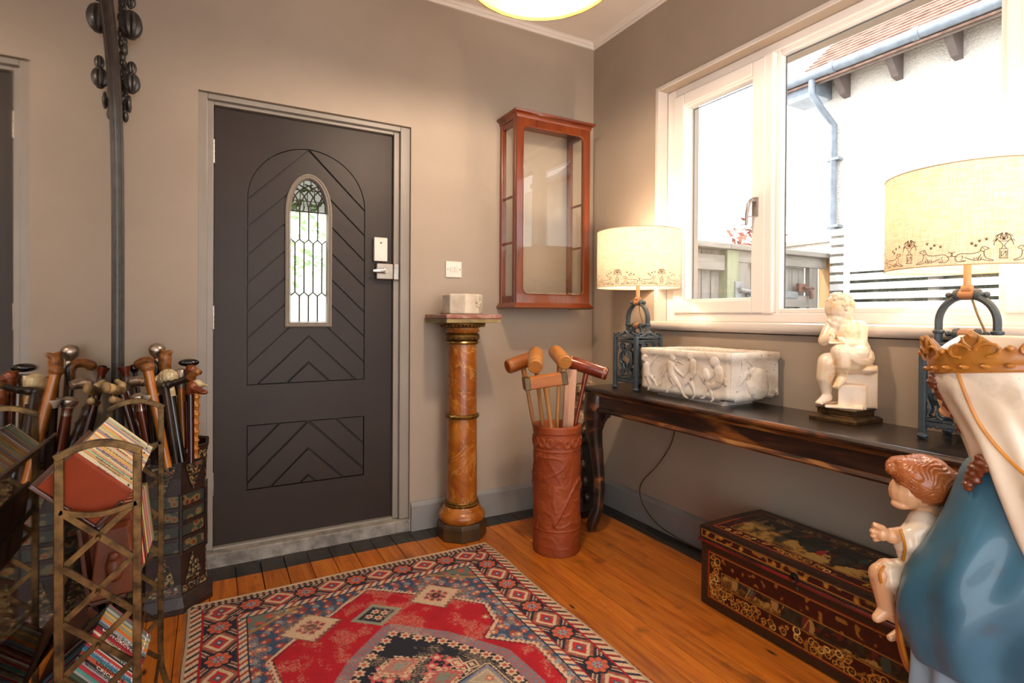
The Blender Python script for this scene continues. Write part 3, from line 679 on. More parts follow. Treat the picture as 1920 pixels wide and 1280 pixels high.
    worn = (abr > .18)[..., None]*(rs.rand(nv, nu, 1) < .30) & (fld[..., None]); C = np.where(worn, C*.45+CR*.45, C)
    line = (((np.arange(nv) % 2) == 0)[:, None, None]) & (abr[..., None] > .05) & fld[..., None] & (rs.rand(nv, nu, 1) < .5); C = np.where(line, C*.6+CR*.28, C)
    C = np.clip(C, 0, 1)
    X = U0+uu + .004*np.sin(vv*9); Y = V0-vv-.004*np.sin(uu*7)+(.35-vv)*.0; Z = .009+.0012*np.sin(uu*11)*np.sin(vv*9)
    vs = np.stack([X, Y, Z], -1).reshape(-1, 3); col = C.reshape(-1, 3)
    id_ = np.arange(nu*nv).reshape(nv, nu); a, b, c_, d = id_[:-1, :-1], id_[:-1, 1:], id_[1:, 1:], id_[1:, :-1]
    F_ = np.stack([a, d, c_, b], -1).reshape(-1, 4)
    t = thing('persian_rug', 'worn red and navy oriental rug with rosette border before the door', 'rug', (U0+W/2, V0-L/2, .001))
    me = bpy.data.meshes.new('pile'); me.vertices.add(len(vs)); me.vertices.foreach_set('co', (vs-np.array(ORG[t])).ravel())
    me.loops.add(F_.size); me.loops.foreach_set('vertex_index', F_.ravel().astype(np.int32)); me.polygons.add(len(F_)); me.polygons.foreach_set('loop_start', np.arange(0, F_.size, 4, dtype=np.int32))
    me.update(); me.validate()
    ca = me.color_attributes.new('Col', 'FLOAT_COLOR', 'POINT'); aa = np.ones((len(vs), 4), np.float32); aa[:, :3] = col; ca.data.foreach_set('color', aa.ravel())
    me.materials.append(attr('rug_wool', .95, bump=(900, .5)))
    ob = bpy.data.objects.new('pile', me); COL.objects.link(ob); ob.parent = t
    b = MB().bb(U0+.002, U0+W-.002, V0-L+.002, V0-.002, .0008, .0075); b.build('rug_backing', plain('rug_foundation', '#b5a283', .95, b=.3), t)
    # fringes
    fr = MB(); r2 = random.Random(5); cm = plain('fringe_cotton', '#c6b394', .95, b=0); fx = MB()
    for i in range(420):
        x = U0+.004+i*.003; l_ = r2.uniform(.006, .016); dx = r2.uniform(-.004, .004); fr.add([(x, V0, .008), (x+.0018, V0, .008), (x+.0012+dx, V0+l_, .003)], [(0, 1, 2)])
    for i in range(520):
        y = V0-.004-i*.0037; l_ = r2.uniform(.004, .015); dy = r2.uniform(-.006, .006)
        fr.add([(U0, y, .009), (U0, y-.002, .009), (U0-l_, y+dy, .003)], [(0, 1, 2)])
        (fr if r2.random() < .75 and i > 95 else fx).add([(U0+W, y, .009), (U0+W, y-.002, .009), (U0+W+l_*(1 if i > 95 else .8), y+dy, .003)], [(0, 1, 2)])
    prop(fr.build('fringe', cm, t), kind='stuff'); prop(fx.build('frayed_edge', plain('red_fray', '#7e2417', .95, b=0), t), kind='stuff')
rug()
# ================================================================ CONSOLE TABLE
TX0, TX1, TY0, TY1, TZ = -.378, -.020, -.405, -2.36, .757
tb = thing('console_table', 'long dark lacquered console table with worn gilt edges under the window', 'table', (-.2, -1.38, 0))
k = NT('worn_black_lacquer'); co = k.co(scale=(1, .25, 1)); f1 = k.noise(co, 14, 8, .5)
k.set(k.ramp(f1, [(.42, srgb('#1e1411')), (.54, srgb('#3a2216')), (.64, srgb('#7a4820'))]), .33, 0, .5, .2); k.bump(f1, .1, .002); lac = k.m
k = NT('gilt_worn_lacquer'); co = k.co(scale=(1, .18, 1)); f1 = k.noise(co, 22, 8, .8)
k.set(k.ramp(f1, [(.36, srgb('#2a1810')), (.48, srgb('#5c3418')), (.58, srgb('#8e6030')), (.72, srgb('#a67e48'))]), .38, 0, .5, .1); k.bump(f1, .2, .002); gil = k.m
k = NT('dark_table_top'); co = k.co(scale=(1, .1, 1)); f1 = k.noise(co, 26, 7, .4)
k.set(k.ramp(f1, [(.35, srgb('#17110f')), (.7, srgb('#30231b'))]), .30, 0, .5, .3); k.bump(f1, .35, .002); ltop = k.m
def xprof(name, prof, y0, y1, m_, par, smooth=True):
    n = len(prof); MB().add([(x, y, z) for y in (y0, y1) for x, z in prof], [(i, (i+1) % n, n+(i+1) % n, n+i) for i in range(n)]+[tuple(range(n)), tuple(range(n, 2*n))]).build(name, m_, par, smooth=smooth)
MB().bb(TX0+.012, TX1, TY1, TY0, TZ-.022, TZ).build('table_top', ltop, tb, bevel=.004)
pr = [(TX0+.013, TZ-.001), (TX0+.004, TZ-.003), (TX0, TZ-.010), (TX0+.003, TZ-.018), (TX0+.014, TZ-.023), (TX0+.03, TZ-.023), (TX0+.03, TZ-.001)]
xprof('front_edge', pr, TY1, TY0, lac, tb)
xprof('frieze_moulding', [(TX0+.020, TZ-.022), (TX0+.014, TZ-.030), (TX0+.020, TZ-.040), (TX0+.05, TZ-.040), (TX0+.05, TZ-.022)], TY1+.01, TY0-.01, gil, tb)
MB().bb(TX0+.030, TX0+.052, TY1+.02, TY0-.02, TZ-.104, TZ-.022).build('apron', lac, tb)
n = 60; vs = []
for i in range(n):
    y = TY0-.02+(TY1+.04-TY0)*i/(n-1); e = min(abs(y-TY0), abs(y-TY1)); dz = .010*math.exp(-((e-.13)/.035)**2)+.038*math.exp(-(e/.06)**2)*0
    vs += [(TX0+.022, y, TZ-.100), (TX0+.016, y, TZ-.112-dz), (TX0+.026, y, TZ-.121-dz), (TX0+.052, y, TZ-.119-dz), (TX0+.052, y, TZ-.098)]
MB().add(vs, [(i*5+j, i*5+(j+1) % 5, (i+1)*5+(j+1) % 5, (i+1)*5+j) for i in range(n-1) for j in range(5)]).build('lower_moulding', gil, tb, smooth=True)
for yy, s_ in ((TY0, 1), (TY1, -1)):
    MB().bb(TX0+.03, TX1, yy-s_*.025, yy-s_*.045, TZ-.104, TZ-.022).build('end_apron', lac, tb)
    MB().bb(TX0+.006, TX1, yy-s_*.006, yy-s_*.012, TZ-.020, TZ-.002).build('end_moulding', lac, tb, bevel=.003)
def cabriole(cx, cy, sx, sy, name='leg'):
    q = MB(); prof = [(TZ-.03, .000, .052), (TZ-.10, .004, .054), (TZ-.16, .010, .048), (TZ-.22, .012, .036), (TZ-.30, .006, .030), (.34, -.004, .026), (.22, -.010, .022), (.12, -.004, .022), (.07, .010, .027), (.03, .018, .024), (.0, .020, .016)]
    q.tube([(cx+sx*b, cy+sy*b, z) for z, b, r in prof], [r*1.22 for z, b, r in prof], 12); return q
for cx, cy, sx, sy in ((TX0+.062, TY0-.062, -1, 1), (TX0+.062, TY1+.062, -1, -1)):
    q = cabriole(cx, cy, sx if sx < 0 else .1, sy); 
    # scrolled knee bracket
    q.prism([(0, 0), (.17, 0), (.150, -.018), (.125, -.022), (.100, -.030), (.085, -.045), (.070, -.052), (.050, -.075), (.030, -.115), (0, -.14)], (cx-.012, cy, TZ-.105), (0, -sy, 0), (0, 0, 1), (.024, 0, 0))
    q.build('leg', lac, tb, smooth=True)
# ================================================================ PAINTED CHEST
CX0, CX1, CY0, CY1, CZ = -.389, -.028, -1.221, -2.16, .306
ch = thing('painted_chest', 'antique red and black lacquered chest with gilt painted scenes under the console', 'chest', ((CX0+CX1)/2, (CY0+CY1)/2, 0))
cm = attr('painted_lacquer', .38, bump=(120, .25), coat=.05, worn=('#2a1810', 60, .26, .38))
def hx(h): return np.array(srgb(h)[:3])*1.08
def chest_paint(U, V, w_, h_, kind):
    """U along, V up; returns colours"""
    sh = U.shape; C = np.zeros(sh+(3,)); BLK, DR, RED2, GO, BR = hx('#17100c'), hx('#3a0d0a'), hx('#7a1410'), hx('#a9702a'), hx('#2b1a10')
    nz = np.vectorize(lambda a, b: mnoise.fractal(Vector((a*14, b*14, kind*7.3)), .7, 2.1, 5))(U, V)
    n2 = np.vectorize(lambda a, b: mnoise.noise(Vector((a*45, b*45, kind*3.1+9))))(U, V)
    C[:] = BR; e = np.minimum(np.minimum(U, w_-U), np.minimum(V, h_-V))
    def put(m, c): C[m] = c
    rs = random.Random(kind*11+3)
    if kind == 2:      # lid front band
        put(e > .012, DR*.7); put((e > .012) & (n2 > .12), GO*.55); put((e > .012) & (n2 > .38), GO); put((e > .008) & (e < .012), GO*.8); return C
    put(e > .030, RED2*.8); put(e > .036, GO*.7); put(e > .039, DR*.6)
    B0 = .095 if kind == 0 else .075
    band = (e > .039) & (e < B0)
    put(band & (n2 > .15), DR); put(band & (n2 > .35), GO*.5)
    n = 150 if kind == 0 else 60
    for i in range(n):
        # gilt rings along the lower border and the sides
        if kind == 0:
            if rs.random() < .72: cx_, cy_ = rs.uniform(.05, w_-.05), rs.uniform(.045, B0-.008)
            else: cx_, cy_ = (rs.uniform(.045, B0-.01) if rs.random() < .5 else w_-rs.uniform(.045, B0-.01)), rs.uniform(.05, h_-.05)
        else: cx_, cy_ = rs.uniform(.05, w_-.05), (rs.uniform(.045, B0-.01) if rs.random() < .5 else h_-rs.uniform(.045, B0-.01))
        r = rs.uniform(.005, .012); d = np.hypot(U-cx_, V-cy_); put(band & (d < r), BLK); put(band & (np.abs(d-r) < .0019), GO if rs.random() < .8 else hx('#c9a25a')); put(band & (d < r*.3), GO*.6)
    inn = e > B0; put((e > B0) & (e < B0+.004), GO*.6)
    put(e > B0+.004, BLK)
    s_ = e > B0+.006; vr = (V-B0)/(h_-2*B0)
    hill = s_ & (vr < .42+.28*np.sin(U*7+1)+.5*nz)
    put(hill, hx('#5a3a17')); put(hill & (nz > .05), hx('#7d5a26')); put(hill & (nz > .22), hx('#8e6f38')); put(s_ & (nz < -.28), hx('#20241c'))
    put(s_ & ~hill & (n2 > .25), hx('#33261b')); put(s_ & ~hill & (nz > .18), hx('#4a1410'))
    for i in range(16 if kind == 0 else 10):    # small robed figures
        cx_, cy_ = rs.uniform(B0+.04, w_-B0-.04), rs.uniform(.42, .75)*h_; c_ = hx(rs.choice(['#6d1613', '#2a3a33', '#8a6a3c', '#52201a', '#3c4a46', '#7a1a16']))
        put(s_ & (((U-cx_)/.014)**2+((V-cy_)/.026)**2 < 1), c_); put(s_ & (np.hypot(U-cx_-.003, V-cy_-.031) < .0065), hx('#9a7a52'))
        if i % 3 == 0: put(s_ & (np.abs((U-cx_)-(V-cy_)*.5) < .0015) & (np.abs(V-cy_) < .05), GO)
    return C
def painted(nu, nv, w_, h_, kind, f, name, bulge=0):
    U, V = np.meshgrid(np.linspace(0, w_, nu), np.linspace(0, h_, nv)); C = chest_paint(U, V, w_, h_, kind)
    g = grid(nu, nv, lambda a, b: f(a*w_, b*h_)); return g.build(name, cm, ch, colors=C.reshape(-1, 3), smooth='all')
CL = CY0-CY1; LZ = .252
MB().bb(CX0+.004, CX1, CY1+.003, CY0-.003, .004, LZ).build('chest_body', plain('chest_lacquer', '#2a1410', .4, c2='#160c09', sc=14, coat=.1), ch, bevel=.003)
painted(430, 116, CL-.006, LZ-.006, 0, lambda a, b: (CX0+.0028, CY0-.003-a, .005+b), 'painted_front')
MB().bb(CX0-.004, CX1, CY1-.003, CY0+.003, LZ, CZ).build('lid', plain('lid_lacquer', '#241410', .42, c2='#15100d', sc=18, coat=.1), ch, bevel=.005)
painted(430, 26, CL, CZ-LZ-.010, 2, lambda a, b: (CX0-.0046, CY0-a, LZ+.008+b), 'lid_front_panel')
painted(430, 165, CL-.004, CX1-CX0-.002, 1, lambda a, b: (CX0-.002+b, CY0-.001-a, CZ+.0006+.004*math.sin(b/.36*PI)), 'painted_lid_top')
MB().tube([(CX0-.006, CY0+.004, LZ+.001), (CX0-.007, CY1-.004, LZ+.001)], .0062, 8).build('red_lid_bead', plain('red_lacquer_bead', '#6e1210', .3, c2='#3c0c0a', sc=8, coat=.2), ch, smooth=True)
stud = MB(); st_m = plain('dull_brass_stud', '#4a3a24', .45, .6, b=0)
for i in range(110):
    y = CY0-.012-i*(CL-.024)/109
    for z in (LZ+.012, CZ-.010): stud.ball((CX0-.0055, y, z), .0022, 6, 4)
for i in range(26):
    z = .012+i*.0092
    for y in (CY0-.014, CY0-.026, CY1+.014): stud.ball((CX0+.003, y, z), .0022, 6, 4)
for i in range(34):
    x = CX0+.01+i*.0103; stud.ball((x, CY0+.0035, CZ-.010), .0022, 6, 4)
prop(stud.build('brass_studs', st_m, ch, smooth=True), kind='stuff')
yk = -1.62
q = MB().lathe([(.0, 0), (.014, 0), (.015, .002), (.010, .005), (.0, .005)], (CX0-.005, yk, .268), 20, axis=Matrix.Rotation(-PI/2, 3, 'Y'))
q.tube([(CX0-.014, yk+.012*math.sin(a), .262+.012*math.cos(a)) for a in [i*2*PI/16 for i in range(16)]], .0022, 6, closed=True); q.build('lock_plate_ring', plain('dark_iron', '#2b2521', .4, .8, b=.2), ch, smooth=True)
MB().ball((CX0+.003, yk, .226), (.003, .007, .010), 12, 8).build('keyhole_escutcheon', st_m, ch, smooth=True)
# ================================================================ PEDESTAL COLUMN
PC = Vector((-.95, -.165, 0))
col = thing('marble_pedestal', 'tall orange marbled column pedestal with gilt capital right of the door', 'pedestal', PC)
k = NT('orange_marble'); co = k.co(); n1 = k.noise(co, 7, 6, 1.5); n2 = k.noise(co, 3, 8, 3)
b_ = k.ramp(n1, [(.3, srgb('#a8661e')), (.5, srgb('#945012')), (.68, srgb('#7a3e12'))]); b_ = k.mix(k.ramp(n2, [(.485, (0, 0, 0, 1)), (.50, (1, 1, 1, 1)), (.515, (0, 0, 0, 1))]), b_, srgb('#b58444'))
k.set(b_, .32, 0, .5, .15); k.bump(n1, .1, .002); mar = k.m
gilt = plain('old_gilt', '#8a6526', .38, .75, c2='#4a3212', sc=60, b=.8, bs=160, bd=.004)
q = MB().lathe([(.128, 0), (.128, .062), (.124, .075), (.118, .082), (0, .082)], PC, 8, phase=PI/8); q.build('octagonal_base', plain('dark_green_brown_stone', '#4a3218', .4, c2='#2f2412', sc=12, coat=.1), col, bevel=.002)
MB().lathe([(.108, .082), (.116, .092), (.120, .106), (.116, .122), (.104, .132), (.098, .140), (.096, .150), (.088, .158), (.0, .158)], PC, 48).build('torus_base', mar, col, smooth=True)
MB().lathe([(.0, .156), (.086, .156), (.090, .162), (.090, .168), (.084, .172), (.086, .178), (.082, .184), (0, .184)], PC, 48).build('bronze_ring', gilt, col, smooth=True)
MB().lathe([(0, .182), (.0785, .182), (.0770, .45), (.0745, .75), (.0725, .985), (0, .985)], PC, 56).build('shaft', mar, col, smooth=True)
MB().lathe([(.076, .600), (.084, .603), (.088, .609), (.088, .615), (.084, .620), (.076, .624)], PC, 48).build('bronze_ring', gilt, col, smooth=True)
MB().lathe([(.07, .975), (.083, .979), (.087, .985), (.083, .992), (.072, .994)], PC, 48).build('bronze_ring', plain('polished_gilt', '#a98a4e', .3, .85, c2='#7a5c2c', b=.2), col, smooth=True)
vs = MB().lathe([(.074, .994), (.084, 1.000), (.088, 1.012), (.086, 1.024), (.076, 1.032)], PC, 96)
vs.xf(lambda p: PC+Vector(((p.x-PC.x)*(1+.03*math.sin(14*math.atan2(p.y-PC.y, p.x-PC.x))*math.sin(p.z*500)), (p.y-PC.y)*(1+.03*math.sin(14*math.atan2(p.y-PC.y, p.x-PC.x))*math.sin(p.z*500)), p.z))); vs.build('leaf_band', gilt, col, smooth=True)
MB().lathe([(.070, 1.030), (.082, 1.036), (.088, 1.044), (.084, 1.050), (.083, 1.062), (.0, 1.062)], PC, 48).build('neck_ring', mar, col, smooth=True)
ov = MB().lathe([(.084, 1.060), (.100, 1.066), (.116, 1.076), (.118, 1.084), (.100, 1.088)], PC, 48)
for i in range(36): a = i*2*PI/36; ov.ball(PC+Vector((.110*math.cos(a), .110*math.sin(a), 1.072)), (.007, .007, .008), 6, 5)
ov.build('egg_and_dart_ring', gilt, col, smooth=True)
RS = Matrix.Rotation(math.radians(0), 3, 'Z')
sq = [(-.150, -.150), (.150, -.150), (.150, .150), (-.150, .150)]
def slab(z0, z1, s_, m_, nm, bev): MB().prism([(x*s_, y*s_) for x, y in sq], PC+Vector((0, 0, z0)), (1, 0, 0), (0, 1, 0), (0, 0, z1-z0)).build(nm, m_, col, bevel=bev)
slab(1.086, 1.106, .97, plain('gilt_edge', '#9c8658', .45, .3, c2='#6e5c36'), 'abacus', .002)
slab(1.106, 1.128, 1.0, plain('pink_breccia', '#8a5444', .35, c2='#b89c8c', sc=22, coat=.2, lo=.45, hi=.7), 'marble_top', .006)
# stone block on the column
bl = thing('stone_block', 'pale octagonal stone block with a carved boss on the column', 'block', PC+Vector((0, 0, 1.128)))
stn = plain('pale_limestone', '#cfc6b4', .85, c2='#b3a893', sc=14, b=.6, bs=60, bd=.004)
q = MB().lathe([(.098, 0), (.103, .006), (.103, .096), (.098, .102), (0, .102)], PC+Vector((0, 0, 1.1285)), 8, phase=PI/8+.1); q.build('block', stn, bl, bevel=.003)
q = MB()
for a, b, r in ((0, 0, .010), (.012, .008, .008), (-.010, .010, .007), (.006, -.012, .007), (-.006, -.010, .006)): q.ball(PC+Vector((.045+a*.9, -.091+a*.35, 1.180+b)), (r, .006, r), 10, 6)
q.build('carved_boss', stn, bl, smooth=True)
# light switch
sw = thing('light_switch', 'white double light switch on the wall above the column', 'light switch', (-.934, -.004, 1.37))
MB().bb(-.980, -.888, -.009, -.0005, 1.327, 1.413).build('plate', M['plastic'], sw, bevel=.003)
for x in (-.946, -.922): MB().prism([(0, 0), (.003, 0), (.007, .026), (0, .026)], (x-.010, -.009, 1.357), (0, -1, 0), (0, 0, 1), (.020, 0, 0)).build('rocker', M['plastic'], sw)
for x in (-.969, -.899): MB().lathe([(.0035, 0), (.0035, .001), (0, .001)], (x, -.009, 1.370), 10, axis=Matrix.Rotation(PI/2, 3, 'X')).build('screw', M['brassb'], sw)
# ================================================================ WALL CABINET
KX0, KX1, KY, KZ0, KZ1 = -.655, -.172, -.200, 1.160, 2.225
cab = thing('wall_cabinet', 'empty glazed mahogany wall cabinet hanging in the corner', 'cabinet', ((KX0+KX1)/2, -.1, KZ0))
mah = wood('polished_mahogany', '#823a10', '#561f08', 'z', 5, .25, .3); mahx = wood('polished_mahogany_rail', '#823a10', '#561f08', 'x', 5, .25, .3)
mb_ = [(KX0, KX0+.028), (KX1-.028, KX1)]
for x0_, x1_ in mb_:
    MB().bb(x0_, x1_, KY+.022, KY+.050, KZ0+.03, KZ1-.03).build('front_post', mah, cab, bevel=.002)
    MB().bb(x0_, x1_, -.028, -.001, KZ0+.03, KZ1-.03).build('rear_post', mah, cab, bevel=.002)
    for z in (KZ0+.03, KZ1-.07): MB().bb(x0_+.004, x1_-.004, KY+.05, -.028, z, z+.04).build('side_rail', mah, cab)
    for z in (1.515, 1.765): MB().bb(x0_+.009, x1_-.009, KY+.05, -.028, z, z+.012).build('shelf_rest', mahx, cab)
    MB().bb((x0_+x1_)/2-.0012, (x0_+x1_)/2+.0012, KY+.05, -.028, KZ0+.07, KZ1-.07).build('side_glass', M['oldglass'], cab)
MB().bb(KX0+.002, KX1-.002, KY+.020, -.001, KZ0+.012, KZ0+.032).build('cabinet_floor', mahx, cab)
MB().bb(KX0+.002, KX1-.002, KY+.020, -.001, KZ1-.032, KZ1-.014).build('cabinet_ceiling', mahx, cab)
# door with rounded inner corners
def rrect(x0, x1, z0, z1, r, n=6):
    o_ = []
    for cx, cz, a0 in ((x1-r, z0+r, -PI/2), (x1-r, z1-r, 0), (x0+r, z1-r, PI/2), (x0+r, z0+r, PI)):
        for i in range(n+1): a = a0+PI/2*i/n; o_.append((cx+r*math.cos(a), cz+r*math.sin(a)))
    return o_
outer = rrect(KX0+.001, KX1-.001, KZ0+.032, KZ1-.032, .0005); inner = rrect(KX0+.040, KX1-.040, KZ0+.078, KZ1-.078, .035)
n = len(outer); vs = []; fs = []
for ring_, y in ((outer, KY+.020), (outer, KY+.001), (inner, KY+.001), (inner, KY+.020)): vs += [(x, y, z) for x, z in ring_]
for a in range(4):
    for i in range(n): j = (i+1) % n; b = (a+1) % 4; fs.append((a*n+i, a*n+j, b*n+j, b*n+i))
dr = MB().add(vs, fs).build('cabinet_door', mah, cab, smooth=True)
inn2 = rrect(KX0+.043, KX1-.043, KZ0+.081, KZ1-.081, .033)
ring(inn2[::1], [(-.002, KY+.006), (.004, KY-.001), (.004, KY+.006)]).build('glazing_bead', mah, dr, smooth=True)
MB().bb(KX0+.03, KX1-.03, KY+.009, KY+.0115, KZ0+.06, KZ1-.06).build('glass', M['oldglass'], dr)
def tray_mould(prof, name):
    vs = []; n = len(prof)
    path = [(KX0, -.001, -1, 0), (KX0, KY, -1, -1), (KX1, KY, 1, -1), (KX1, -.001, 1, 0)]
    for (x, y, dx, dy) in path: vs += [(x+dx*a, y+dy*a, z) for a, z in prof]
    fs = [(i*n+j, i*n+(j+1) % n, (i+1)*n+(j+1) % n, (i+1)*n+j) for i in range(3) for j in range(n)]+[tuple(range(n)), tuple(range(3*n, 4*n))]
    MB().add(vs, fs).build(name, mahx, cab, smooth=True)
    if name == 'cornice': MB().bb(KX0, KX1, KY, -.001, KZ1-.018, KZ1-.002).build('top_board', mahx, cab)
tray_mould([(-.01, KZ1-.040), (0, KZ1-.040), (.004, KZ1-.034), (.004, KZ1-.026), (.012, KZ1-.018), (.020, KZ1-.014), (.022, KZ1-.004), (.016, KZ1), (-.01, KZ1)], 'cornice')
tray_mould([(-.01, KZ0+.034), (.003, KZ0+.034), (.006, KZ0+.026), (.016, KZ0+.016), (.018, KZ0+.008), (.004, KZ0), (-.01, KZ0)], 'base_moulding')
# ================================================================ TERRACOTTA STICK STAND WITH MALLETS
SC = Vector((-.612, -.535, 0))
st = thing('terracotta_stick_stand', 'tall cylindrical terracotta stand with dragon relief on the pine floor', 'stick stand', SC)
k = NT('red_terracotta'); co = k.co(); n1 = k.noise(co, 5, 6)
k.set(k.ramp(n1, [(.3, srgb('#96461f')), (.7, srgb('#7a3212'))]), .5, 0, .4); k.bump(k.noise(co, 90, 5), .3, .002); terra = k.m
RO = .113; HT = .598
def relief(a, z):
    if z > HT-.040 or z < .012: return 0
    x = a*RO
    if z > HT-.105: return .0
    if z < .115: f = .7
    else: f = 1
    v = mnoise.fractal(Vector((x*16+3, z*16, a*.3)), .8, 2.0, 4); r = 1-abs(mnoise.noise(Vector((x*11, z*13, 5)))*3.2)
    d = max(0, r-.5)*.0050+max(0, v)*.0034+max(0, mnoise.fractal(Vector((x*60, z*60, 2)), .7, 2, 3))*.0016
    # the long body of the dragon
    for k_ in (0, 1):
        cz = .36+.11*math.sin(a*2+1+k_*2.6)-.12*k_; d += .0055*math.exp(-((z-cz)/.010)**2)*(1 if math.sin(a*1.0+k_*2) > -.3 else .3)*(1+.25*math.sin(a*70))
    return d*f
na, nz_ = 220, 190; vs = []; fs = []
for j in range(nz_):
    z = HT*j/(nz_-1)
    for i in range(na):
        a = 2*PI*i/na; r = RO+relief(a, z)
        if z > HT-.030: r = RO+.003
        if abs(z-(HT-.107)) < .004 or abs(z-.120) < .003: r += .002
        vs.append(SC+Vector((r*math.cos(a), r*math.sin(a), z)))
for j in range(nz_-1):
    for i in range(na): fs.append((j*na+i, j*na+(i+1) % na, (j+1)*na+(i+1) % na, (j+1)*na+i))
q = MB().add(vs, fs); b0 = len(q.v)-na; ri = []
for r, z in ((RO+.001, HT+.004), (RO-.012, HT+.005), (RO-.018, HT), (RO-.020, .03), (.0005, .03)):
    s0 = len(q.v); q.v += [SC+Vector((r*math.cos(2*PI*i/na), r*math.sin(2*PI*i/na), z)) for i in range(na)]; ri.append(s0)
pv = b0
for s0 in ri:
    for i in range(na): q.f.append((pv+i, pv+(i+1) % na, s0+(i+1) % na, s0+i))
    pv = s0
q.f.append(tuple(range(na))[::-1]); q.build('stand_body', terra, st, smooth='all')
sc = MB(); hole = MB()
for i in range(18):
    a0 = 2*PI*i/18; zc = HT-.070; sg = 1 if i % 2 else -1
    for c_ in range(2):
        pts = []
        for j in range(20):
            t = j/19; ang = t*3.6*PI*sg+c_*PI; rr = .021*(1-t*.8); a = a0+rr*math.cos(ang)/RO; z = zc+rr*math.sin(ang)*1.05; pts.append(SC+Vector(((RO+.003)*math.cos(a), (RO+.003)*math.sin(a), z)))
        sc.tube(pts, [.0042*(1-.4*j/19) for j in range(20)], 6)
    if i % 2: a = a0+PI/18; hole.ball(SC+Vector((RO*math.cos(a), RO*math.sin(a), zc+.006)), (.004, .009, .011), 8, 6, Matrix.Rotation(a, 3, 'Z'))
sc.build('scroll_frieze', terra, st, smooth=True); prop(hole.build('frieze_piercings', plain('dark_hole', '#1a0a06', .9, b=0), st, smooth=True), kind='stuff')
ashw = wood('pale_ash', '#c08a4e', '#a36d35', 'z', 6, .4, .1); box_w = wood('boxwood_head', '#b97c3c', '#98602a', 'x', 6, .32, .25)
orw = wood('orange_varnished_head', '#b56c22', '#8d4c12', 'x', 5, .5, 0); redw = wood('red_varnished_head', '#7c2f12', '#571a0a', 'x', 5, .25, .4); balsa = wood('bleached_willow', '#cfa487', '#bb8c6e', 'z', 5, .6, 0)
rimw = plain('worn_head_ring', '#a07c54', .6, c2='#6d4d30', sc=40)
def mallet(label, hc, ax, L, r, foot, hm, sm, shaft_r=.0095, square=False, hook=None):
    hc = Vector(hc); ax = Vector(ax).normalized(); foot = Vector(foot)
    t = thing('croquet_mallet', label, 'mallet', hc, 'croquet mallets in the terracotta stand')
    x, y = frame_of(ax); Q = Matrix((x, y, ax)).transposed(); q = MB()
    if square:
        rot = Matrix((x, y, ax)).transposed(); q.box(hc, (r*1.75, r*1.75, L), rot); h = q.build('head', hm, t, bevel=.006)
        for s_ in (-1, 1): MB().box(hc+ax*s_*(L/2-.016), (r*1.75+.002, r*1.75+.002, .030), rot).build('end_band', plain('bronze_band', '#5a4a30', .4, .6), t, bevel=.004)
    else:
        pr_ = [(0, -L/2), (r*.84, -L/2), (r*.96, -L/2+.004), (r, -L/2+.018), (r, L/2-.018), (r*.96, L/2-.004), (r*.84, L/2), (0, L/2)]
        q.lathe(pr_, hc, 32, axis=Q); h = q.build('head', hm, t, smooth=True)
        for s_ in (-1, 1): MB().lathe([(r*1.006, -.004), (r*1.012, 0), (r*1.006, .004)], hc+ax*s_*(L/2-.016), 32, axis=Q).build('end_ring', rimw, t, smooth=True)
    d = (foot-hc).normalized(); Ls = (foot-hc).length
    MB().tube([hc+d*r*.4, hc+d*(r+.02), hc+d*(r+.08), hc+d*Ls*.6, foot], [.014, .013, shaft_r, shaft_r, shaft_r*.9], 12).build('shaft', sm, t, smooth=True)
    return t
def mp(u, v, d): return at(u, v, d)
mallet('boxwood mallet pointing at the camera, left of the two round pale heads', (mp(1004, 674, 2.58)), (-.50, -.80, -.34), .165, .036, SC+Vector((.01, .03, .04)), box_w, ashw)
mallet('tan round mallet lying behind with its head pointing left', (mp(979, 678, 2.70)), (1.1, -.05, .32), .17, .035, SC+Vector((.02, .05, .05)), orw, ashw)
mallet('pale mallet with cut end facing the camera, right of the pair', (mp(1050, 669, 2.64)), (-.26, -.92, -.26), .165, .036, SC+Vector((-.01, .02, .04)), box_w, ashw)
mallet('square orange mallet with bronze banded ends in front', (mp(1022, 714, 2.50)), (.93, -.33, .13), .205, .032, SC+Vector((.04, -.02, .04)), orw, ashw, square=True)
mallet('dark red varnished mallet leaning right towards the console', (mp(1101, 689, 2.62)), (.74, -.72, -.30), .20, .031, SC+Vector((-.03, .0, .05)), redw, redw)
bt = thing('wooden_bat', 'bleached flat wooden bat standing among the mallets', 'bat', SC+Vector((.045, -.03, .05)))
A_ = mp(1071, 692, 2.62); B_ = SC+Vector((.020, -.010, .04)); d_ = (A_-B_).normalized(); sx_ = Vector((.876, -.483, 0)); q = MB()
qx = (sx_-d_*sx_.dot(d_)).normalized(); qy = d_.cross(qx); secs = []
for t_ in (0, .3, .6, 1):
    c_ = B_+(A_-B_)*t_; w_ = .027-.002*(1-t_); secs.append([c_+qx*(-w_)+qy*-.012, c_+qx*-.004+qy*-.020, c_+qx*w_+qy*-.012, c_+qx*w_+qy*.012, c_+qx*-w_+qy*.012])
q.add([p for s_ in secs for p in s_], [(i*5+j, i*5+(j+1) % 5, (i+1)*5+(j+1) % 5, (i+1)*5+j) for i in range(3) for j in range(5)]+[(4, 3, 2, 1, 0), tuple(range(15, 20))]); q.build('blade', balsa, bt, bevel=.003)
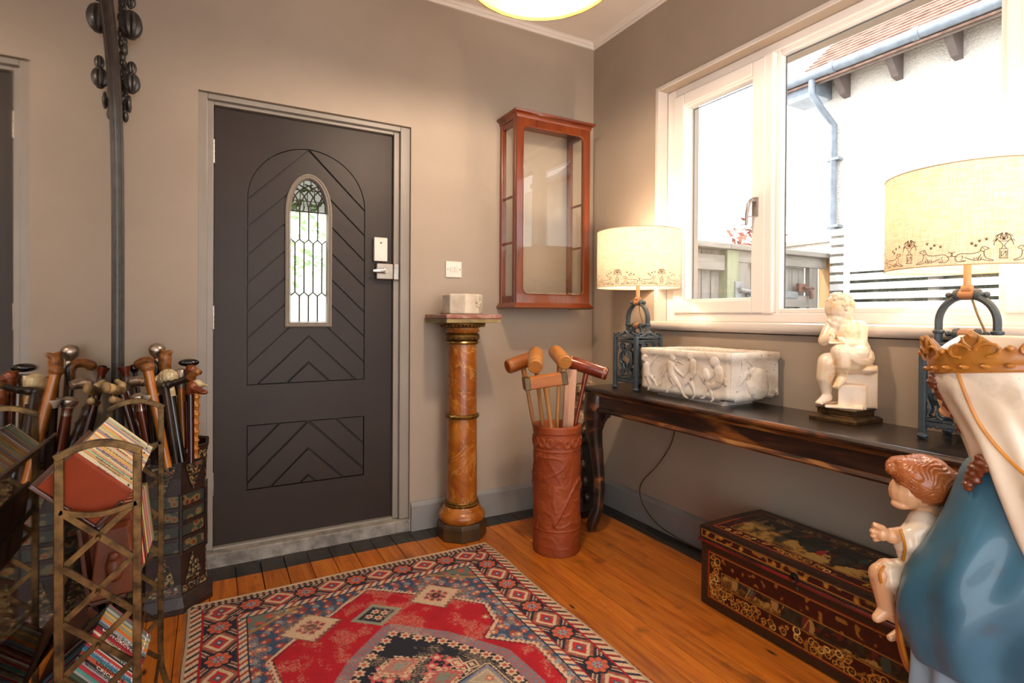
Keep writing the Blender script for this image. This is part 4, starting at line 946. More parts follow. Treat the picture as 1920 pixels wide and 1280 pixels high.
# ================================================================ DARK CARVED PLINTH WITH A ROCK IN THE CORNER
pl = thing('carved_dark_stand', 'dark carved stand in the corner behind the console leg', 'stand', (-.215, -.185, 0))
q = MB().lathe([(.115, 0), (.120, .04), (.085, .07), (.080, .09), (.080, .40), (.100, .42), (.104, .44), (.0, .44)], (-.215, -.185, 0), 6); q.build('body', M['black'], pl, bevel=.003)
q = MB(); r2 = random.Random(9)
for i in range(26):
    a = r2.random()*6.28; z = r2.uniform(.05, .38); q.ball((-.215+.082*math.cos(a), -.185+.082*math.sin(a), z), (.018, .018, .03), 7, 5)
prop(q.build('carving', plain('carved_black_brown', '#21150f', .4, c2='#5b4026', sc=30), pl, smooth=True), kind='stuff')
rk = thing('scholar_rock', 'mottled brown and cream rock standing on the dark corner stand', 'rock', (-.225, -.19, .44))
q = MB(); r2 = random.Random(2)
for i in range(22): z = .47+.26*i/21; q.ball((-.225+r2.uniform(-.03, .03), -.19+r2.uniform(-.03, .03), z), (r2.uniform(.03, .055), r2.uniform(.03, .055), r2.uniform(.02, .045)), 10, 8)
blob('rock_body', q, plain('mottled_rock', '#b59b78', .7, c2='#4a3320', sc=22, b=.8, bs=60, bd=.005, lo=.42, hi=.58), rk, .006, 2, lambda p: .006*mnoise.noise(p*40))
# ================================================================ CABLE
cbt = thing('lamp_cable', 'thin brown lamp flex hanging below the console and running along the skirting', 'cable', (-.03, -.6, .3))
pts = [(-.024, -.74, .70), (-.024, -.735, .62), (-.024, -.70, .48), (-.024, -.60, .34), (-.026, -.50, .24), (-.026, -.47, .17), (-.026, -.50, .10), (-.030, -.60, .04), (-.026, -.75, .012), (-.026, -1.0, .008), (-.026, -1.25, .006)]
def spline(P_, k_=6):
    P_ = [Vector(p) for p in P_]; o_ = []
    for i in range(len(P_)-1):
        a, b, c, d = P_[max(i-1, 0)], P_[i], P_[i+1], P_[min(i+2, len(P_)-1)]
        for j in range(k_): t = j/k_; o_.append(.5*((2*b)+(c-a)*t+(2*a-5*b+4*c-d)*t*t+(3*b-a-3*c+d)*t**3))
    return o_+[P_[-1]]
MB().tube(spline(pts), .0028, 8).build('flex', M['cable'], cbt, smooth=True)
# ================================================================ LAMPS
iron = plain('blue_grey_iron_paint', '#424d53', .45, c2='#363f45', sc=18, b=.35, bs=120, bd=.002); iron_hi = iron
copper = plain('turned_wood_roller', '#b58560', .5, c2='#94663f', sc=20)
DOGS = []
def dogline(x0, fl, s=1.0):
    o_ = []
    body = [(0, 0.028), (.006, .034), (.016, .036), (.03, .034), (.045, .034), (.058, .037), (.064, .043), (.066, .052), (.070, .057), (.076, .056), (.084, .052), (.087, .050), (.084, .047), (.076, .046), (.073, .038), (.074, .028), (.078, .018), (.088, .013), (.098, .010), (.099, .007), (.086, .008), (.075, .010), (.068, .014), (.062, .010), (.048, .010), (.034, .016), (.022, .022)]
    hind = [(0, .028), (-.004, .020), (-.001, .013), (.004, .008), (.020, .008), (.026, .010), (.012, .012), (.018, .022), (.014, .029)]
    tail = [(-.001, .028), (-.008, .027), (-.014, .031), (-.014, .038), (-.008, .042), (-.002, .042)]
    ribs = [[(.046+i*.006, .013), (.049+i*.006, .020)] for i in range(4)]+[[(.064, .043), (.073, .039)], [(.070, .054), (.073, .049)], [(.056, .012), (.066, .030)]]
    for L_ in [body, hind, tail]+ribs: o_.append([(x0+fl*x*s, z*s) for x, z in L_])
    return o_
def urn(x0):
    L_ = [[(-.008, .012), (-.008, .032), (-.010, .036), (.010, .036), (.008, .032), (.008, .012), (-.010, .012)], [(-.010, .012), (.010, .012)], [(-.005, .016), (-.005, .030), (.005, .030), (.005, .016), (-.005, .016), (.005, .030)], [(-.006, .036), (-.002, .042), (-.002, .047), (-.012, .060), (.012, .060), (.002, .047), (.002, .042), (.006, .036)], [(-.012, .060), (-.010, .056), (.010, .056), (.012, .060)]]
    for a, h in ((-.020, .058), (-.016, .070), (-.007, .074), (.007, .074), (.016, .070), (.020, .058)):
        L_.append([(0, .060), (a*.5, .060+(h-.05)*.8), (a*.85, h+.002), (a, h-.006), (a*1.03, h-.012)])
        L_.append([(a-.003, h-.002), (a+.001, h+.003), (a+.004, h-.002)]); L_.append([(a*.7-.002, h), (a*.7+.002, h+.005)])
    return [[(x0+x, z) for x, z in q] for q in L_]
def sprig(x, z): return [[(x, z), (x, z+.006)], [(x, z), (x-.004, z+.004)], [(x, z), (x+.004, z+.004)], [(x-.003, z-.001), (x+.003, z-.001)]]
def lamp(pos, label, phase, power, grp):
    px, py, pz = pos; P_ = Vector(pos); t = thing('table_lamp', label, 'lamp', pos, grp); hx_, hy_ = .078, .078
    ps = [(-hx_, hy_), (-hx_, -hy_), (hx_, -hy_), (hx_, hy_)]
    q = MB()
    for a, b in ps:
        c = P_+Vector((a, b, 0)); q2 = MB().lathe([(.004, 0), (.012, .002), (.016, .009), (.015, .014), (.009, .018), (.008, .024)], c, 16); q2.build('foot', iron, t, smooth=True)
        z0, z1 = .020, .262; MB().box(c+Vector((0, 0, (z0+z1)/2)), (.018, .018, z1-z0)).box(c+Vector((0, 0, z1+.006)), (.014, .014, .018)).box(c+Vector((0, 0, z1+.016)), (.018, .018, .006)).build('corner_post', iron, t, bevel=.002)
    MB().box(P_+Vector((0, 0, .262)), (2*hx_+.016, 2*hy_+.016, .010)).build('top_plate', iron, t, bevel=.003)
    # four pierced panels
    for i in range(4):
        a, b = Vector(ps[i]+(0,)), Vector(ps[(i+1) % 4]+(0,)); e = (b-a).normalized(); W_ = (b-a).length; nn = e.cross(Vector((0, 0, 1))); mid = P_+(a+b)/2
        def fp(x, z, o=0): return mid+e*x+Vector((0, 0, z))+nn*o
        g = MB()
        for z, h in ((.048, .010), (.246, .008), (.060, .005), (.236, .005)):
            g.add([fp(x, z+dz, o) for x in (-W_/2+.008, W_/2-.008) for dz in (-h/2, h/2) for o in (-.004, .004)], [(0, 1, 3, 2), (4, 6, 7, 5), (0, 4, 5, 1), (2, 3, 7, 6), (0, 2, 6, 4), (1, 5, 7, 3)])
        for j in range(7):
            x = -W_/2+.018+j*(W_-.036)/6; g.tube([fp(x+.008*math.cos(s_), .044-.007*math.sin(s_)) for s_ in [q_*PI/6 for q_ in range(7)]], .003, 6)
        # oval with quatrefoil
        g.tube([fp(.044*math.cos(s_), .148+.050*math.sin(s_)) for s_ in [q_*2*PI/28 for q_ in range(28)]], .0052, 8, closed=True)
        quat = []
        for q_ in range(48):
            s_ = q_*2*PI/48; rr = .030+.007*abs(math.cos(2*s_))-.006*(1-abs(math.cos(2*s_)))*1.3; quat.append(fp(rr*math.cos(s_), .148+rr*1.15*math.sin(s_)))
        g.tube(quat, .0048, 6, closed=True)
        for sx2 in (-1, 1):
            for zc, sz in ((.214, 1), (.083, -1)):
                pts = []
                for q_ in range(26): tt = q_/25; ang = PI*.5+sz*0+tt*3.3*PI; rr = .0185*(1-tt*.78); pts.append(fp(sx2*(.0255+rr*math.cos(ang)*-1), zc+sz*rr*math.sin(ang)))
                g.tube(pts, [.0042*(1-.25*q_/25) for q_ in range(26)], 6); g.ball(fp(sx2*.0255, zc), .004, 8, 6)
                g.tube([fp(sx2*.064, zc-sz*.03), fp(sx2*.058, zc-sz*.012), fp(sx2*.066, zc+sz*.01)], .003, 6)
        # cresting
        g.tube([fp(x, .268+.026*math.exp(-(abs(x)/.020)**1.2), .001) for x in [-.062+.124*q_/16 for q_ in range(17)]], .005, 6)
        for sx2 in (-1, 1): g.tube([fp(sx2*(.050+.010*math.cos(s_)), .276+.010*math.sin(s_)) for s_ in [q_*PI/5 for q_ in range(9)]], .0034, 6)
        g.build('pierced_panel', iron, t, smooth=True)
    # hoop handle with two rollers
    hp = MB(); n = 28; R_ = .072; zc = .352
    def arcp(s_): return P_+Vector((0, R_*math.cos(s_), zc+R_*1.12*math.sin(s_)))
    pts = [P_+Vector((0, R_, .272)), P_+Vector((0, R_, .310))]+[arcp(i*PI/n) for i in range(n+1)]+[P_+Vector((0, -R_, .310)), P_+Vector((0, -R_, .272))]
    hp.tube(pts, .0105, 8, flat=1.25)
    for s_ in (-1, 1):
        for z, r in ((.318, .016), (.278, .016)): hp.lathe([(r*.8, 0), (r, .003), (r, .009), (r*.8, .012)], P_+Vector((0, s_*R_, z)), 14)
    hp.build('hoop_handle', iron, t, smooth=True)
    for zz_, nm in ((.435, 'upper'), (.318, 'lower')):
        rl = MB().lathe([(.014, -.020), (.015, 0), (.014, .020)], P_+Vector((0, 0, zz_)), 18, axis=Matrix.Rotation(PI/2, 3, 'X')); rl.build('roller', copper, t, smooth=True)
        br = MB().tube([P_+Vector((0, -.05, zz_)), P_+Vector((0, .05, zz_))], .005, 8)
        for s_ in (-1, 1):
            br.lathe([(.017, 0), (.018, .004), (.016, .012), (.008, .016), (.007, .022)], P_+Vector((0, s_*.020, zz_)), 16, axis=Matrix.Rotation(-s_*PI/2, 3, 'X')); br.ball(P_+Vector((0, s_*.047, zz_)), (.009, .008, .009), 10, 8)
            if nm == 'lower': br.tube([P_+Vector((0, s_*.028, zz_-.01)), P_+Vector((0, s_*.036, zz_-.035)), P_+Vector((0, s_*.055, .272))], [.012, .014, .012], 10)
        br.build('roller_bracket', iron, t, smooth=True)
    rb = MB().lathe([(.013, -.012), (.014, 0), (.013, .012)], P_+Vector((0, 0, .452)), 14, axis=Matrix.Rotation(PI/2, 3, 'X')); rb.build('roller', copper, t, smooth=True)
    MB().tube([P_+Vector((0, 0, .45)), P_+Vector((0, 0, .62))], .0095, 14).build('stem', plain('pale_wood_stem', '#c8a077', .5, b=.1), t, smooth=True)
    MB().tube(spline([P_+Vector((0, -.010, .43)), P_+Vector((-.01, -.028, .38)), P_+Vector((0, -.05, .30)), P_+Vector((.0, -.04, .24)), P_+Vector((.02, .02, .15)), P_+Vector((.05, .03, .03))]), .0030, 8).build('flex', plain('gold_flex', '#8f7440', .5, b=0), t, smooth=True)
    Z0, Z1, RR = .510, .790, .205; n = 72
    k = NT('linen_shade'); k.t.nodes.remove(k.p); co = k.co(scale=(1, 1, 1)); cw_ = k.noise(co, 380, 2); cx_ = k.noise(k.co(scale=(1, 1, .08)), 300, 2); cz_ = k.noise(k.co(scale=(.1, .1, 1)), 260, 2)
    f_ = k.math('ADD', k.math('MULTIPLY', cx_, .5), k.math('MULTIPLY', cz_, .5)); c1 = k.ramp(f_, [(.40, srgb('#e4d5bb')), (.60, srgb('#d0bc9a'))])
    di = k.n('BsdfDiffuse'); tl = k.n('BsdfTranslucent'); mx = k.n('MixShader'); mx.inputs[0].default_value = .15; k.l(c1, di.inputs[0]); k.l(c1, tl.inputs[0]); k.l(di.outputs[0], mx.inputs[1]); k.l(tl.outputs[0], mx.inputs[2]); k.l(mx.outputs[0], k.out.inputs[0])
    sh = MB(); sh.add([P_+Vector((RR*math.cos(2*PI*i/n), RR*math.sin(2*PI*i/n), z)) for z in (Z0, Z1) for i in range(n)], [(i, (i+1) % n, n+(i+1) % n, n+i) for i in range(n)])
    so = sh.build('shade', k.m, t, smooth='all')
    for z in (Z0, Z1): MB().tube([P_+Vector((RR*math.cos(2*PI*i/n), RR*math.sin(2*PI*i/n), z)) for i in range(n)], .0018, 6, closed=True).build('shade_rim', plain('rim_tape', '#c9ae84', .7, b=0), so, smooth=True)
    sp_ = MB()
    for i in range(3): a = i*2*PI/3+.4; sp_.tube([P_+Vector((0, 0, Z1-.03)), P_+Vector((RR*math.cos(a), RR*math.sin(a), Z1-.004))], .0016, 5)
    sp_.lathe([(.010, Z1-.05), (.014, Z1-.03), (.010, Z1-.02)], P_, 10); sp_.build('shade_carrier', M['brass'], so)
    # printed frieze: each ink line is a thin ribbon on the linen
    ink = MB(); per = .215
    lines = []
    for i in range(6):
        s0 = i*per; lines += urn(s0); lines += dogline(s0+.098, -1, .78); lines += dogline(s0+per-.098, 1, .78)
        for dx, z in ((.050, .060), (.068, .054), (.060, .047), (.082, .049), (-.050, .058), (-.066, .052), (-.058, .046), (-.036, .062)): lines += sprig(s0+dx, z)
    for L_ in lines:
        L2 = []
        for a, b in zip(L_[:-1], L_[1:]):
            n_ = max(1, int(math.hypot(b[0]-a[0], b[1]-a[1])/.010)); L2 += [(a[0]+(b[0]-a[0])*q_/n_, a[1]+(b[1]-a[1])*q_/n_) for q_ in range(n_)]
        L2.append(L_[-1]); hw = .00075; vs = []
        for i, (s_, z) in enumerate(L2):
            a = L2[max(i-1, 0)]; b = L2[min(i+1, len(L2)-1)]; dx, dz = b[0]-a[0], b[1]-a[1]; L = math.hypot(dx, dz) or 1; nx, nz2 = -dz/L*hw, dx/L*hw
            for sg in (1, -1):
                an = phase+(s_+nx*sg)/(6*per)*2*PI; vs.append(P_+Vector(((RR+.0006)*math.cos(an), (RR+.0006)*math.sin(an), Z0+(z+nz2*sg)*1.0+.002)))
        ink.add(vs, [(2*i, 2*i+1, 2*i+3, 2*i+2) for i in range(len(L2)-1)])
    prop(ink.build('printed_dog_frieze', plain('brown_print_ink', '#4a2c14', .9, b=0), so), None)
    bm_ = bpy.data.materials.new('bulb_glow'); bm_.use_nodes = True; pp_ = bm_.node_tree.nodes['Principled BSDF']; pp_.inputs['Emission Color'].default_value = (1, .72, .40, 1); pp_.inputs['Emission Strength'].default_value = 12
    MB().ball(P_+Vector((0, 0, .665)), (.028, .028, .036), 16, 12).build('bulb', bm_, t, smooth='all')
    ld = bpy.data.lights.new('lamp_light', 'POINT'); ld.energy = power; ld.color = (1, .79, .60); ld.shadow_soft_size = .03
    lo = bpy.data.objects.new('lamp_light', ld); COL.objects.link(lo); lo.parent = t; lo.location = (0, 0, .715)
    return t
lamp((-.190, -.628, TZ), 'blue iron table lamp at the far end of the console beside the window', math.radians(200), 11, 'matching iron lamps with dog print shades')
lamp((-.108, -1.968, TZ), 'blue iron table lamp at the near end of the console behind the crowned statue', math.radians(222), 9, 'matching iron lamps with dog print shades')
# ================================================================ PENDANT
PD = Vector((-1.108, -1.17, 2.25))
pe = thing('pendant_light', 'round brass pendant light with glowing opal bowl hanging from the ceiling', 'pendant light', (PD.x, PD.y, HC-.02))
gold = plain('amber_gold_lining', '#d8a24e', .45, .4, c2='#c8913c', sc=5, b=.05)
q = MB().lathe([(.250, 0), (.247, .018), (.235, .055), (.205, .100), (.150, .140), (.075, .165), (.030, .172)], PD, 64); 
q.f = [f for f in q.f if len(f) == 4]; so = q.build('shade', gold, pe, smooth='all'); sm_ = so.modifiers.new('t', 'SOLIDIFY'); sm_.thickness = .003
MB().tube([PD+Vector((.2505*math.cos(a), .2505*math.sin(a), .001)) for a in [i*2*PI/64 for i in range(64)]], .003, 8, closed=True).build('rim', M['brassb'], pe, smooth=True)
MB().lathe([(.030, .168), (.034, .19), (.030, .22), (.010, .235), (.006, .25), (.006, HC-PD.z-.04), (.045, HC-PD.z-.03), (.055, HC-PD.z-.001), (0, HC-PD.z-.001)], PD, 24).build('stem_and_rose', M['brassb'], pe, smooth=True)
om = bpy.data.materials.new('opal_glass'); om.use_nodes = True; pp_ = om.node_tree.nodes['Principled BSDF']; pp_.inputs['Base Color'].default_value = (.9, .8, .6, 1); pp_.inputs['Emission Color'].default_value = (1, .88, .70, 1); pp_.inputs['Emission Strength'].default_value = 1.1
MB().lathe([(.135, .110), (.130, .085), (.105, .055), (.070, .038), (.0, .030)], PD, 40).build('opal_bowl', om, pe, smooth='all')
ld = bpy.data.lights.new('pendant_bulb', 'POINT'); ld.energy = 50; ld.color = (1, .79, .60); ld.shadow_soft_size = .05
lo = bpy.data.objects.new('pendant_bulb', ld); COL.objects.link(lo); lo.parent = pe; lo.location = (0, 0, PD.z+.015-(HC-.02))
# ================================================================ MARBLE TROUGH WITH RELIEF
k = NT('old_carved_marble'); co = k.co(); n1 = k.noise(co, 9, 7); n2 = k.noise(co, 55, 5)
b_ = k.ramp(n1, [(.34, srgb('#ddd6cc')), (.55, srgb('#cdc1b0')), (.72, srgb('#b09a80'))]); b_ = k.mix(k.ramp(n2, [(.62, (0, 0, 0, 1)), (.72, (1, 1, 1, 1))]), b_, srgb('#8d7558'))
k.set(b_, .62, 0, .4); k.bump(n2, .5, .003); marb = k.m
F0, F1, B1, B0 = Vector((-.270, -.740, 0)), Vector((-.245, -1.235, 0)), Vector((-.022, -1.300, 0)), Vector((-.030, -.860, 0))
tr = thing('marble_trough', 'rectangular antique marble trough carved with figures on the console', 'trough', (-.14, -1.03, TZ))
def walk(cs, per):
    o_ = []
    for i in range(4):
        a, b = cs[i], cs[(i+1) % 4]
        for j in range(per): o_.append((a+(b-a)*(j/per), i))
    return o_
cs = [F0, F1, B1, B0]; cen = sum(cs, Vector())/4; per = 70; pth = walk(cs, per); n = len(pth)
def off(p, i, o_):
    return p + (p-cen).normalized()*0 + _offs(p, o_)
def _offs(p, o_):
    s_ = Vector((0, 0, 0)); 
    f = 1+o_/.20
    d = p-cen; return Vector((d.x*o_/.118, d.y*o_/.26, 0))
lay = [('o', .012, -.006), ('o', .035, 0.004), ('o', .05, 0), ('o', .08, 0), ('o', .12, 0), ('o', .16, -.001), ('o', .182, -.001), ('o', .188, .004), ('o', .198, .006), ('o', .212, .005), ('o', .217, .001), ('i', .217, -.024), ('i', .205, -.028), ('i', .10, -.030), ('i', .05, -.032)]
q = MB()
for kd, h, o_ in lay:
    for idx, (p, i) in enumerate(pth):
        e = abs((idx % per)/per-.5)*2; rag = max(0, mnoise.noise(p*9))*0.02+(.012 if kd == 'o' and h < .03 and e > .8 else 0)+.010*(p.x > -.1)
        z = TZ+h*1.0+(rag if h < .04 else 0)+(.006*(p.x+.25)/.22 if h > .1 else 0)
        w_ = p+_offs(p, o_-(.006 if e > .965 else 0)*(1 if kd == 'o' else 0)); nn = mnoise.noise(Vector((p.x*30, p.y*30, h*40)))*.0018
        q.v.append(Vector((w_.x, w_.y, z+nn))+(p-cen).normalized()*nn)
L_ = len(lay)
q.f = [(a*n+i, a*n+(i+1) % n, (a+1)*n+(i+1) % n, (a+1)*n+i) for a in range(L_-1) for i in range(n)]+[tuple((L_-1)*n+i for i in range(n))]
q.f.append(tuple(range(n))[::-1]); q.build('trough_body', marb, tr, smooth='all')
MB().bb(-.235, -.06, -1.20, -.82, TZ+.0005, TZ+.018).build('underside', marb, tr)
def plane_at(u, v, p0, p1):
    d = at(u, v, d=1)-CAM; nn = (p1-p0).cross(Vector((0, 0, 1))); t = (p0-CAM).dot(nn)/d.dot(nn); return CAM+d*t
def fig_pts(p0, p1, flat=.42):
    nn = (p1-p0).cross(Vector((0, 0, 1))).normalized()
    if nn.dot(CAM-p0) < 0: nn = -nn
    def pt(x, y): return plane_at(1190+x/6.62, 630+y/6.62, p0, p1)
    def flatten(mb, depth=.004): return mb.xf(lambda p: p-nn*((p-p0).dot(nn))*(1-flat)+nn*depth*.3)
    return pt, flatten
pt, flt = fig_pts(F0, F1); PXM = 1/6.62*2.45/1023*1.5
def limb(mb, pts, rs):
    P3 = [pt(*p) for p in pts]
    for a, b, ra, rb in zip(P3[:-1], P3[1:], rs[:-1], rs[1:]): mb.cap2(a, ra*PXM, b, rb*PXM)
figs = [[((470, 262), (468, 250), 34, 32), ((445, 350), (455, 470), 38, 34), ((480, 365), (530, 430), 18, 15), ((530, 430), (600, 490), 15, 14), ((410, 340), (385, 420), 17, 13), ((385, 420), (345, 500), 12, 9), ((470, 490), (555, 620), 30, 20), ((555, 620), (620, 745), 20, 12), ((620, 745), (655, 765), 11, 9), ((445, 500), (495, 600), 28, 18), ((495, 600), (400, 700), 15, 9)],
        [((690, 250), (700, 245), 34, 32), ((725, 335), (722, 450), 36, 34), ((690, 365), (660, 430), 17, 14), ((660, 430), (605, 500), 14, 13), ((705, 490), (610, 600), 30, 20), ((610, 600), (590, 690), 18, 10), ((690, 560), (730, 650), 24, 17), ((730, 650), (752, 740), 16, 10), ((752, 740), (715, 775), 10, 8)],
        [((990, 320), (1005, 315), 44, 42), ((1040, 420), (1055, 540), 40, 42), ((990, 440), (960, 500), 18, 16), ((960, 500), (870, 580), 15, 12), ((1040, 590), (930, 640), 30, 22), ((930, 640), (975, 790), 20, 11), ((975, 790), (945, 815), 10, 9), ((905, 600), (885, 680), 20, 14), ((885, 680), (860, 765), 12, 9), ((860, 765), (820, 770), 9, 7), ((880, 450), (890, 500), 34, 38), ((850, 500), (870, 545), 30, 26)],
        [((125, 270), (130, 265), 36, 34), ((150, 370), (150, 470), 38, 36), ((180, 370), (230, 300), 16, 12), ((230, 300), (290, 225), 10, 7), ((160, 500), (185, 590), 24, 17), ((185, 590), (170, 665), 14, 10), ((200, 500), (250, 560), 22, 17), ((250, 560), (270, 630), 15, 11), ((270, 630), (340, 580), 10, 8), ((210, 300), (370, 300), 5, 4)]]
for F_ in figs:
    q = MB()
    for a, b, ra, rb in F_: limb(q, [a, b], [ra, rb])
    blob('relief_figure', flt(q), marb, tr, .0022, 2)
q = MB(); limb(q, [(510, 310), (560, 320), (600, 345)], [6, 6, 5]); limb(q, [(1120, 540), (1130, 600)], [18, 15]); limb(q, [(420, 640), (400, 690)], [9, 6]); prop(flt(q).build('relief_ribbons', marb, tr, smooth=True), kind='stuff')
pt, flt = fig_pts(F1, B1, .35); q = MB(); limb(q, [(1540, 520), (1530, 640)], [75, 92]); limb(q, [(1480, 440), (1530, 560)], [34, 60]); limb(q, [(1420, 590), (1500, 680)], [26, 60]); limb(q, [(1350, 540), (1390, 470)], [14, 20]); limb(q, [(1350, 545), (1300, 610)], [12, 10]); limb(q, [(1340, 470), (1310, 600)], [10, 9])
limb(q, [(1335, 420), (1335, 330), (1375, 300), (1430, 320), (1480, 400), (1540, 400)], [8, 9, 9, 9, 8, 7]); limb(q, [(1390, 470), (1470, 440)], [10, 14]); limb(q, [(1640, 720), (1690, 690), (1750, 730)], [14, 10, 7])
blob('relief_jug', flt(q), marb, tr, .0022, 2)
# ================================================================ ALABASTER BOY
plx, ply = -.098, -1.610
bp = thing('reading_boy_figure', 'small alabaster figure of a seated child writing in a book on a bronze plinth', 'statue', (plx, ply, TZ))
k = NT('alabaster'); co = k.co(); n1 = k.noise(co, 11, 6, .6)
b_ = k.ramp(n1, [(.40, srgb('#e8d6c0')), (.58, srgb('#e0c6a4')), (.70, srgb('#c98f50'))]); k.set(b_, .32, 0, .5, .1); k.p.inputs['Subsurface Weight'].default_value = .25; k.p.inputs['Subsurface Radius'].default_value = (.02, .012, .006); k.p.inputs['Subsurface Scale'].default_value = .5; k.bump(k.noise(co, 60, 4), .1, .002); ala = k.m
brz = plain('bronze_plinth', '#5c4426', .4, .6, c2='#3a2a18', sc=40, b=.4, bs=200)
def rot_box(mb, hw, hd, z0, z1, taper=1.0, rz=math.radians(0)):
    P0 = [(-hw, -hd), (hw, -hd), (hw, hd), (-hw, hd)]; c, s = math.cos(rz), math.sin(rz)
    vs = [(plx+(x*c-y*s)*t_, ply+(x*s+y*c)*t_, z) for z, t_ in ((z0, 1), (z1, taper)) for x, y in P0]
    return mb.add(vs, [(3, 2, 1, 0), (4, 5, 6, 7), (0, 1, 5, 4), (1, 2, 6, 5), (2, 3, 7, 6), (3, 0, 4, 7)])
for hw, z0, z1, tp in ((.083, 0, .012, 1), (.083, .012, .020, .86), (.066, .020, .024, .95), (.064, .024, .042, 1), (.068, .042, .047, 1)):
    rot_box(MB(), hw, hw*1.0, TZ+z0+.0003, TZ+z1, tp).build('plinth_step', brz, bp, bevel=.0015)
A1, B1_ = Vector((.495, -.869, 0)), Vector((.869, .495, 0)); O1 = Vector((plx, ply, TZ+.047))
def bo(cx, cy, dep=0): return O1+A1*((cx-470)*.00038)+B1_*dep+Vector((0, 0, (1040-cy)*.000445))
s_ = .00040
q = MB()   # seat of rock with ledges
q.box(bo(520, 950, .02), (.085, .105, .085), Matrix.Rotation(math.radians(-60), 3, 'Z')); q.box(bo(590, 870, .035), (.10, .060, .150), Matrix.Rotation(math.radians(-60), 3, 'Z')); q.box(bo(455, 1030, .0), (.115, .115, .010), Matrix.Rotation(math.radians(-60), 3, 'Z'))
q.ball(bo(610, 735, .02), (.040, .045, .016)); q.cap2(bo(500, 720, -.01), .013, bo(640, 740, .0), .014); q.cap2(bo(560, 690, .0), .015, bo(650, 695, .03), .012)
blob('rock_seat', q, ala, bp, .003, 3)
q = MB()
q.ball(bo(410, 250, 0), (.046, .046, .050)); q.ball(bo(395, 330, -.008), (.030, .030, .030)); q.ball(bo(375, 375, -.022), (.014, .014, .012)); q.ball(bo(330, 352, -.026), (.007, .007, .008))
q.ball(bo(505, 335, .0), (.008, .008, .012))
q.cap2(bo(440, 360, .01), .024, bo(470, 420, .015), .028)
q.cap2(bo(475, 430, .012), .046, bo(540, 590, .02), .050); q.ball(bo(570, 640, .02), (.050, .050, .046)); q.ball(bo(545, 600, -.005), (.046, .044, .04)); q.cap2(bo(400, 430, .006), .028, bo(560, 420, .014), .032)
# right arm of the viewer's side, forearm lying over the book
q.cap2(bo(575, 405, .005), .027, bo(578, 530, -.005), .023); q.cap2(bo(575, 535, -.008), .022, bo(480, 530, -.040), .015); q.cap2(bo(480, 530, -.040), .013, bo(430, 500, -.050), .012)
q.cap2(bo(340, 410, 0), .023, bo(292, 510, -.022), .020); q.cap2(bo(292, 512, -.022), .019, bo(350, 490, -.050), .012)
for i, (a, b) in enumerate(((345, 455), (358, 450), (370, 462), (375, 478))): q.cap2(bo(350, 485, -.05), .008, bo(a, b, -.058), .0042)
for i, (a, b) in enumerate(((405, 480), (410, 495), (415, 508), (425, 520))): q.cap2(bo(440, 500, -.052), .009, bo(a, b, -.060), .0042)
# legs: one crossed above the other
q.cap2(bo(545, 655, .0), .044, bo(425, 590, -.050), .031); q.cap2(bo(425, 590, -.050), .031, bo(438, 690, -.045), .028); q.cap2(bo(438, 690, -.045), .027, bo(440, 790, -.035), .016); q.cap2(bo(438, 805, -.037), .017, bo(400, 860, -.058), .012)
q.cap2(bo(520, 680, .0), .044, bo(325, 680, -.035), .033); q.cap2(bo(325, 690, -.035), .033, bo(305, 800, -.030), .029); q.cap2(bo(305, 800, -.030), .028, bo(315, 930, -.020), .016); q.cap2(bo(320, 965, -.020), .018, bo(260, 1005, -.042), .011)
for i in range(5): q.ball(bo(236+i*11, 1008, -.048+i*-.004), .0055, 8, 6); q.ball(bo(375+i*13, 868-i*2, -.066+i*.004), .0052, 8, 6)
blob('child_body', q, ala, bp, .0024, 3)
q = MB(); r2 = random.Random(4)
for i in range(70):
    a = r2.uniform(0, 2*PI); t_ = r2.uniform(-.15, 1.0); rr = math.sqrt(max(0, 1-t_*t_)); d_ = Vector((math.cos(a)*rr, math.sin(a)*rr, t_))
    if d_.dot(-B1_*.6-A1*.5) > .45 and t_ < .25: continue
    q.ball(bo(412, 245, .002)+Vector((d_.x*.0455, d_.y*.0455, d_.z*.050)), r2.uniform(.006, .010), 8, 6)
q.ball(bo(412, 240, .004), (.045, .045, .049)); blob('curly_hair', q, ala, bp, .0022, 1)
q = MB(); c_ = bo(395, 515, -.052); q.box(c_, (.05, .034, .006), Matrix.Rotation(math.radians(-55), 3, 'Z') @ Matrix.Rotation(.3, 3, 'X')).build('open_book', ala, bp, bevel=.002)
q = MB(); q.tube(spline([bo(300+24*i*.9, 700, -.02) for i in range(2)]), .001, 4)
# ================================================================ CROWNED STATUE WITH CHILD
SO = Vector((-.630, -2.233, 0)); SA, SB = Vector((.322, -.947, 0)), Vector((.947, .322, 0))
ms = thing('crowned_mother_statue', 'painted statue of a crowned woman in white veil and blue cloak holding a child', 'statue', SO)
def s3(a, b, z): return SO+SA*a+SB*b+Vector((0, 0, z))
def sp_(u, v, dep=0): # photo spot -> statue space at depth offset
    return at(u, v, d=1.139+dep)
def painted_mat(name, c, c2, chips, rough=.28):
    k = NT(name); co = k.co(); n1 = k.noise(co, 4, 4); b_ = k.ramp(n1, [(.35, srgb(c)), (.68, srgb(c2))])
    b_ = k.mix(k.ramp(k.noise(co, 34, 9, 0, .7), [(.67, (0, 0, 0, 1)), (.70, (1, 1, 1, 1))]), b_, srgb(chips)); b_ = k.mix(k.ramp(k.noise(co, 12, 8), [(.60, (0, 0, 0, 1)), (.75, (.45, .45, .45, 1))]), b_, srgb(chips))
    k.set(b_, rough, 0, .5, .25); k.bump(n1, .15, .01); return k.m
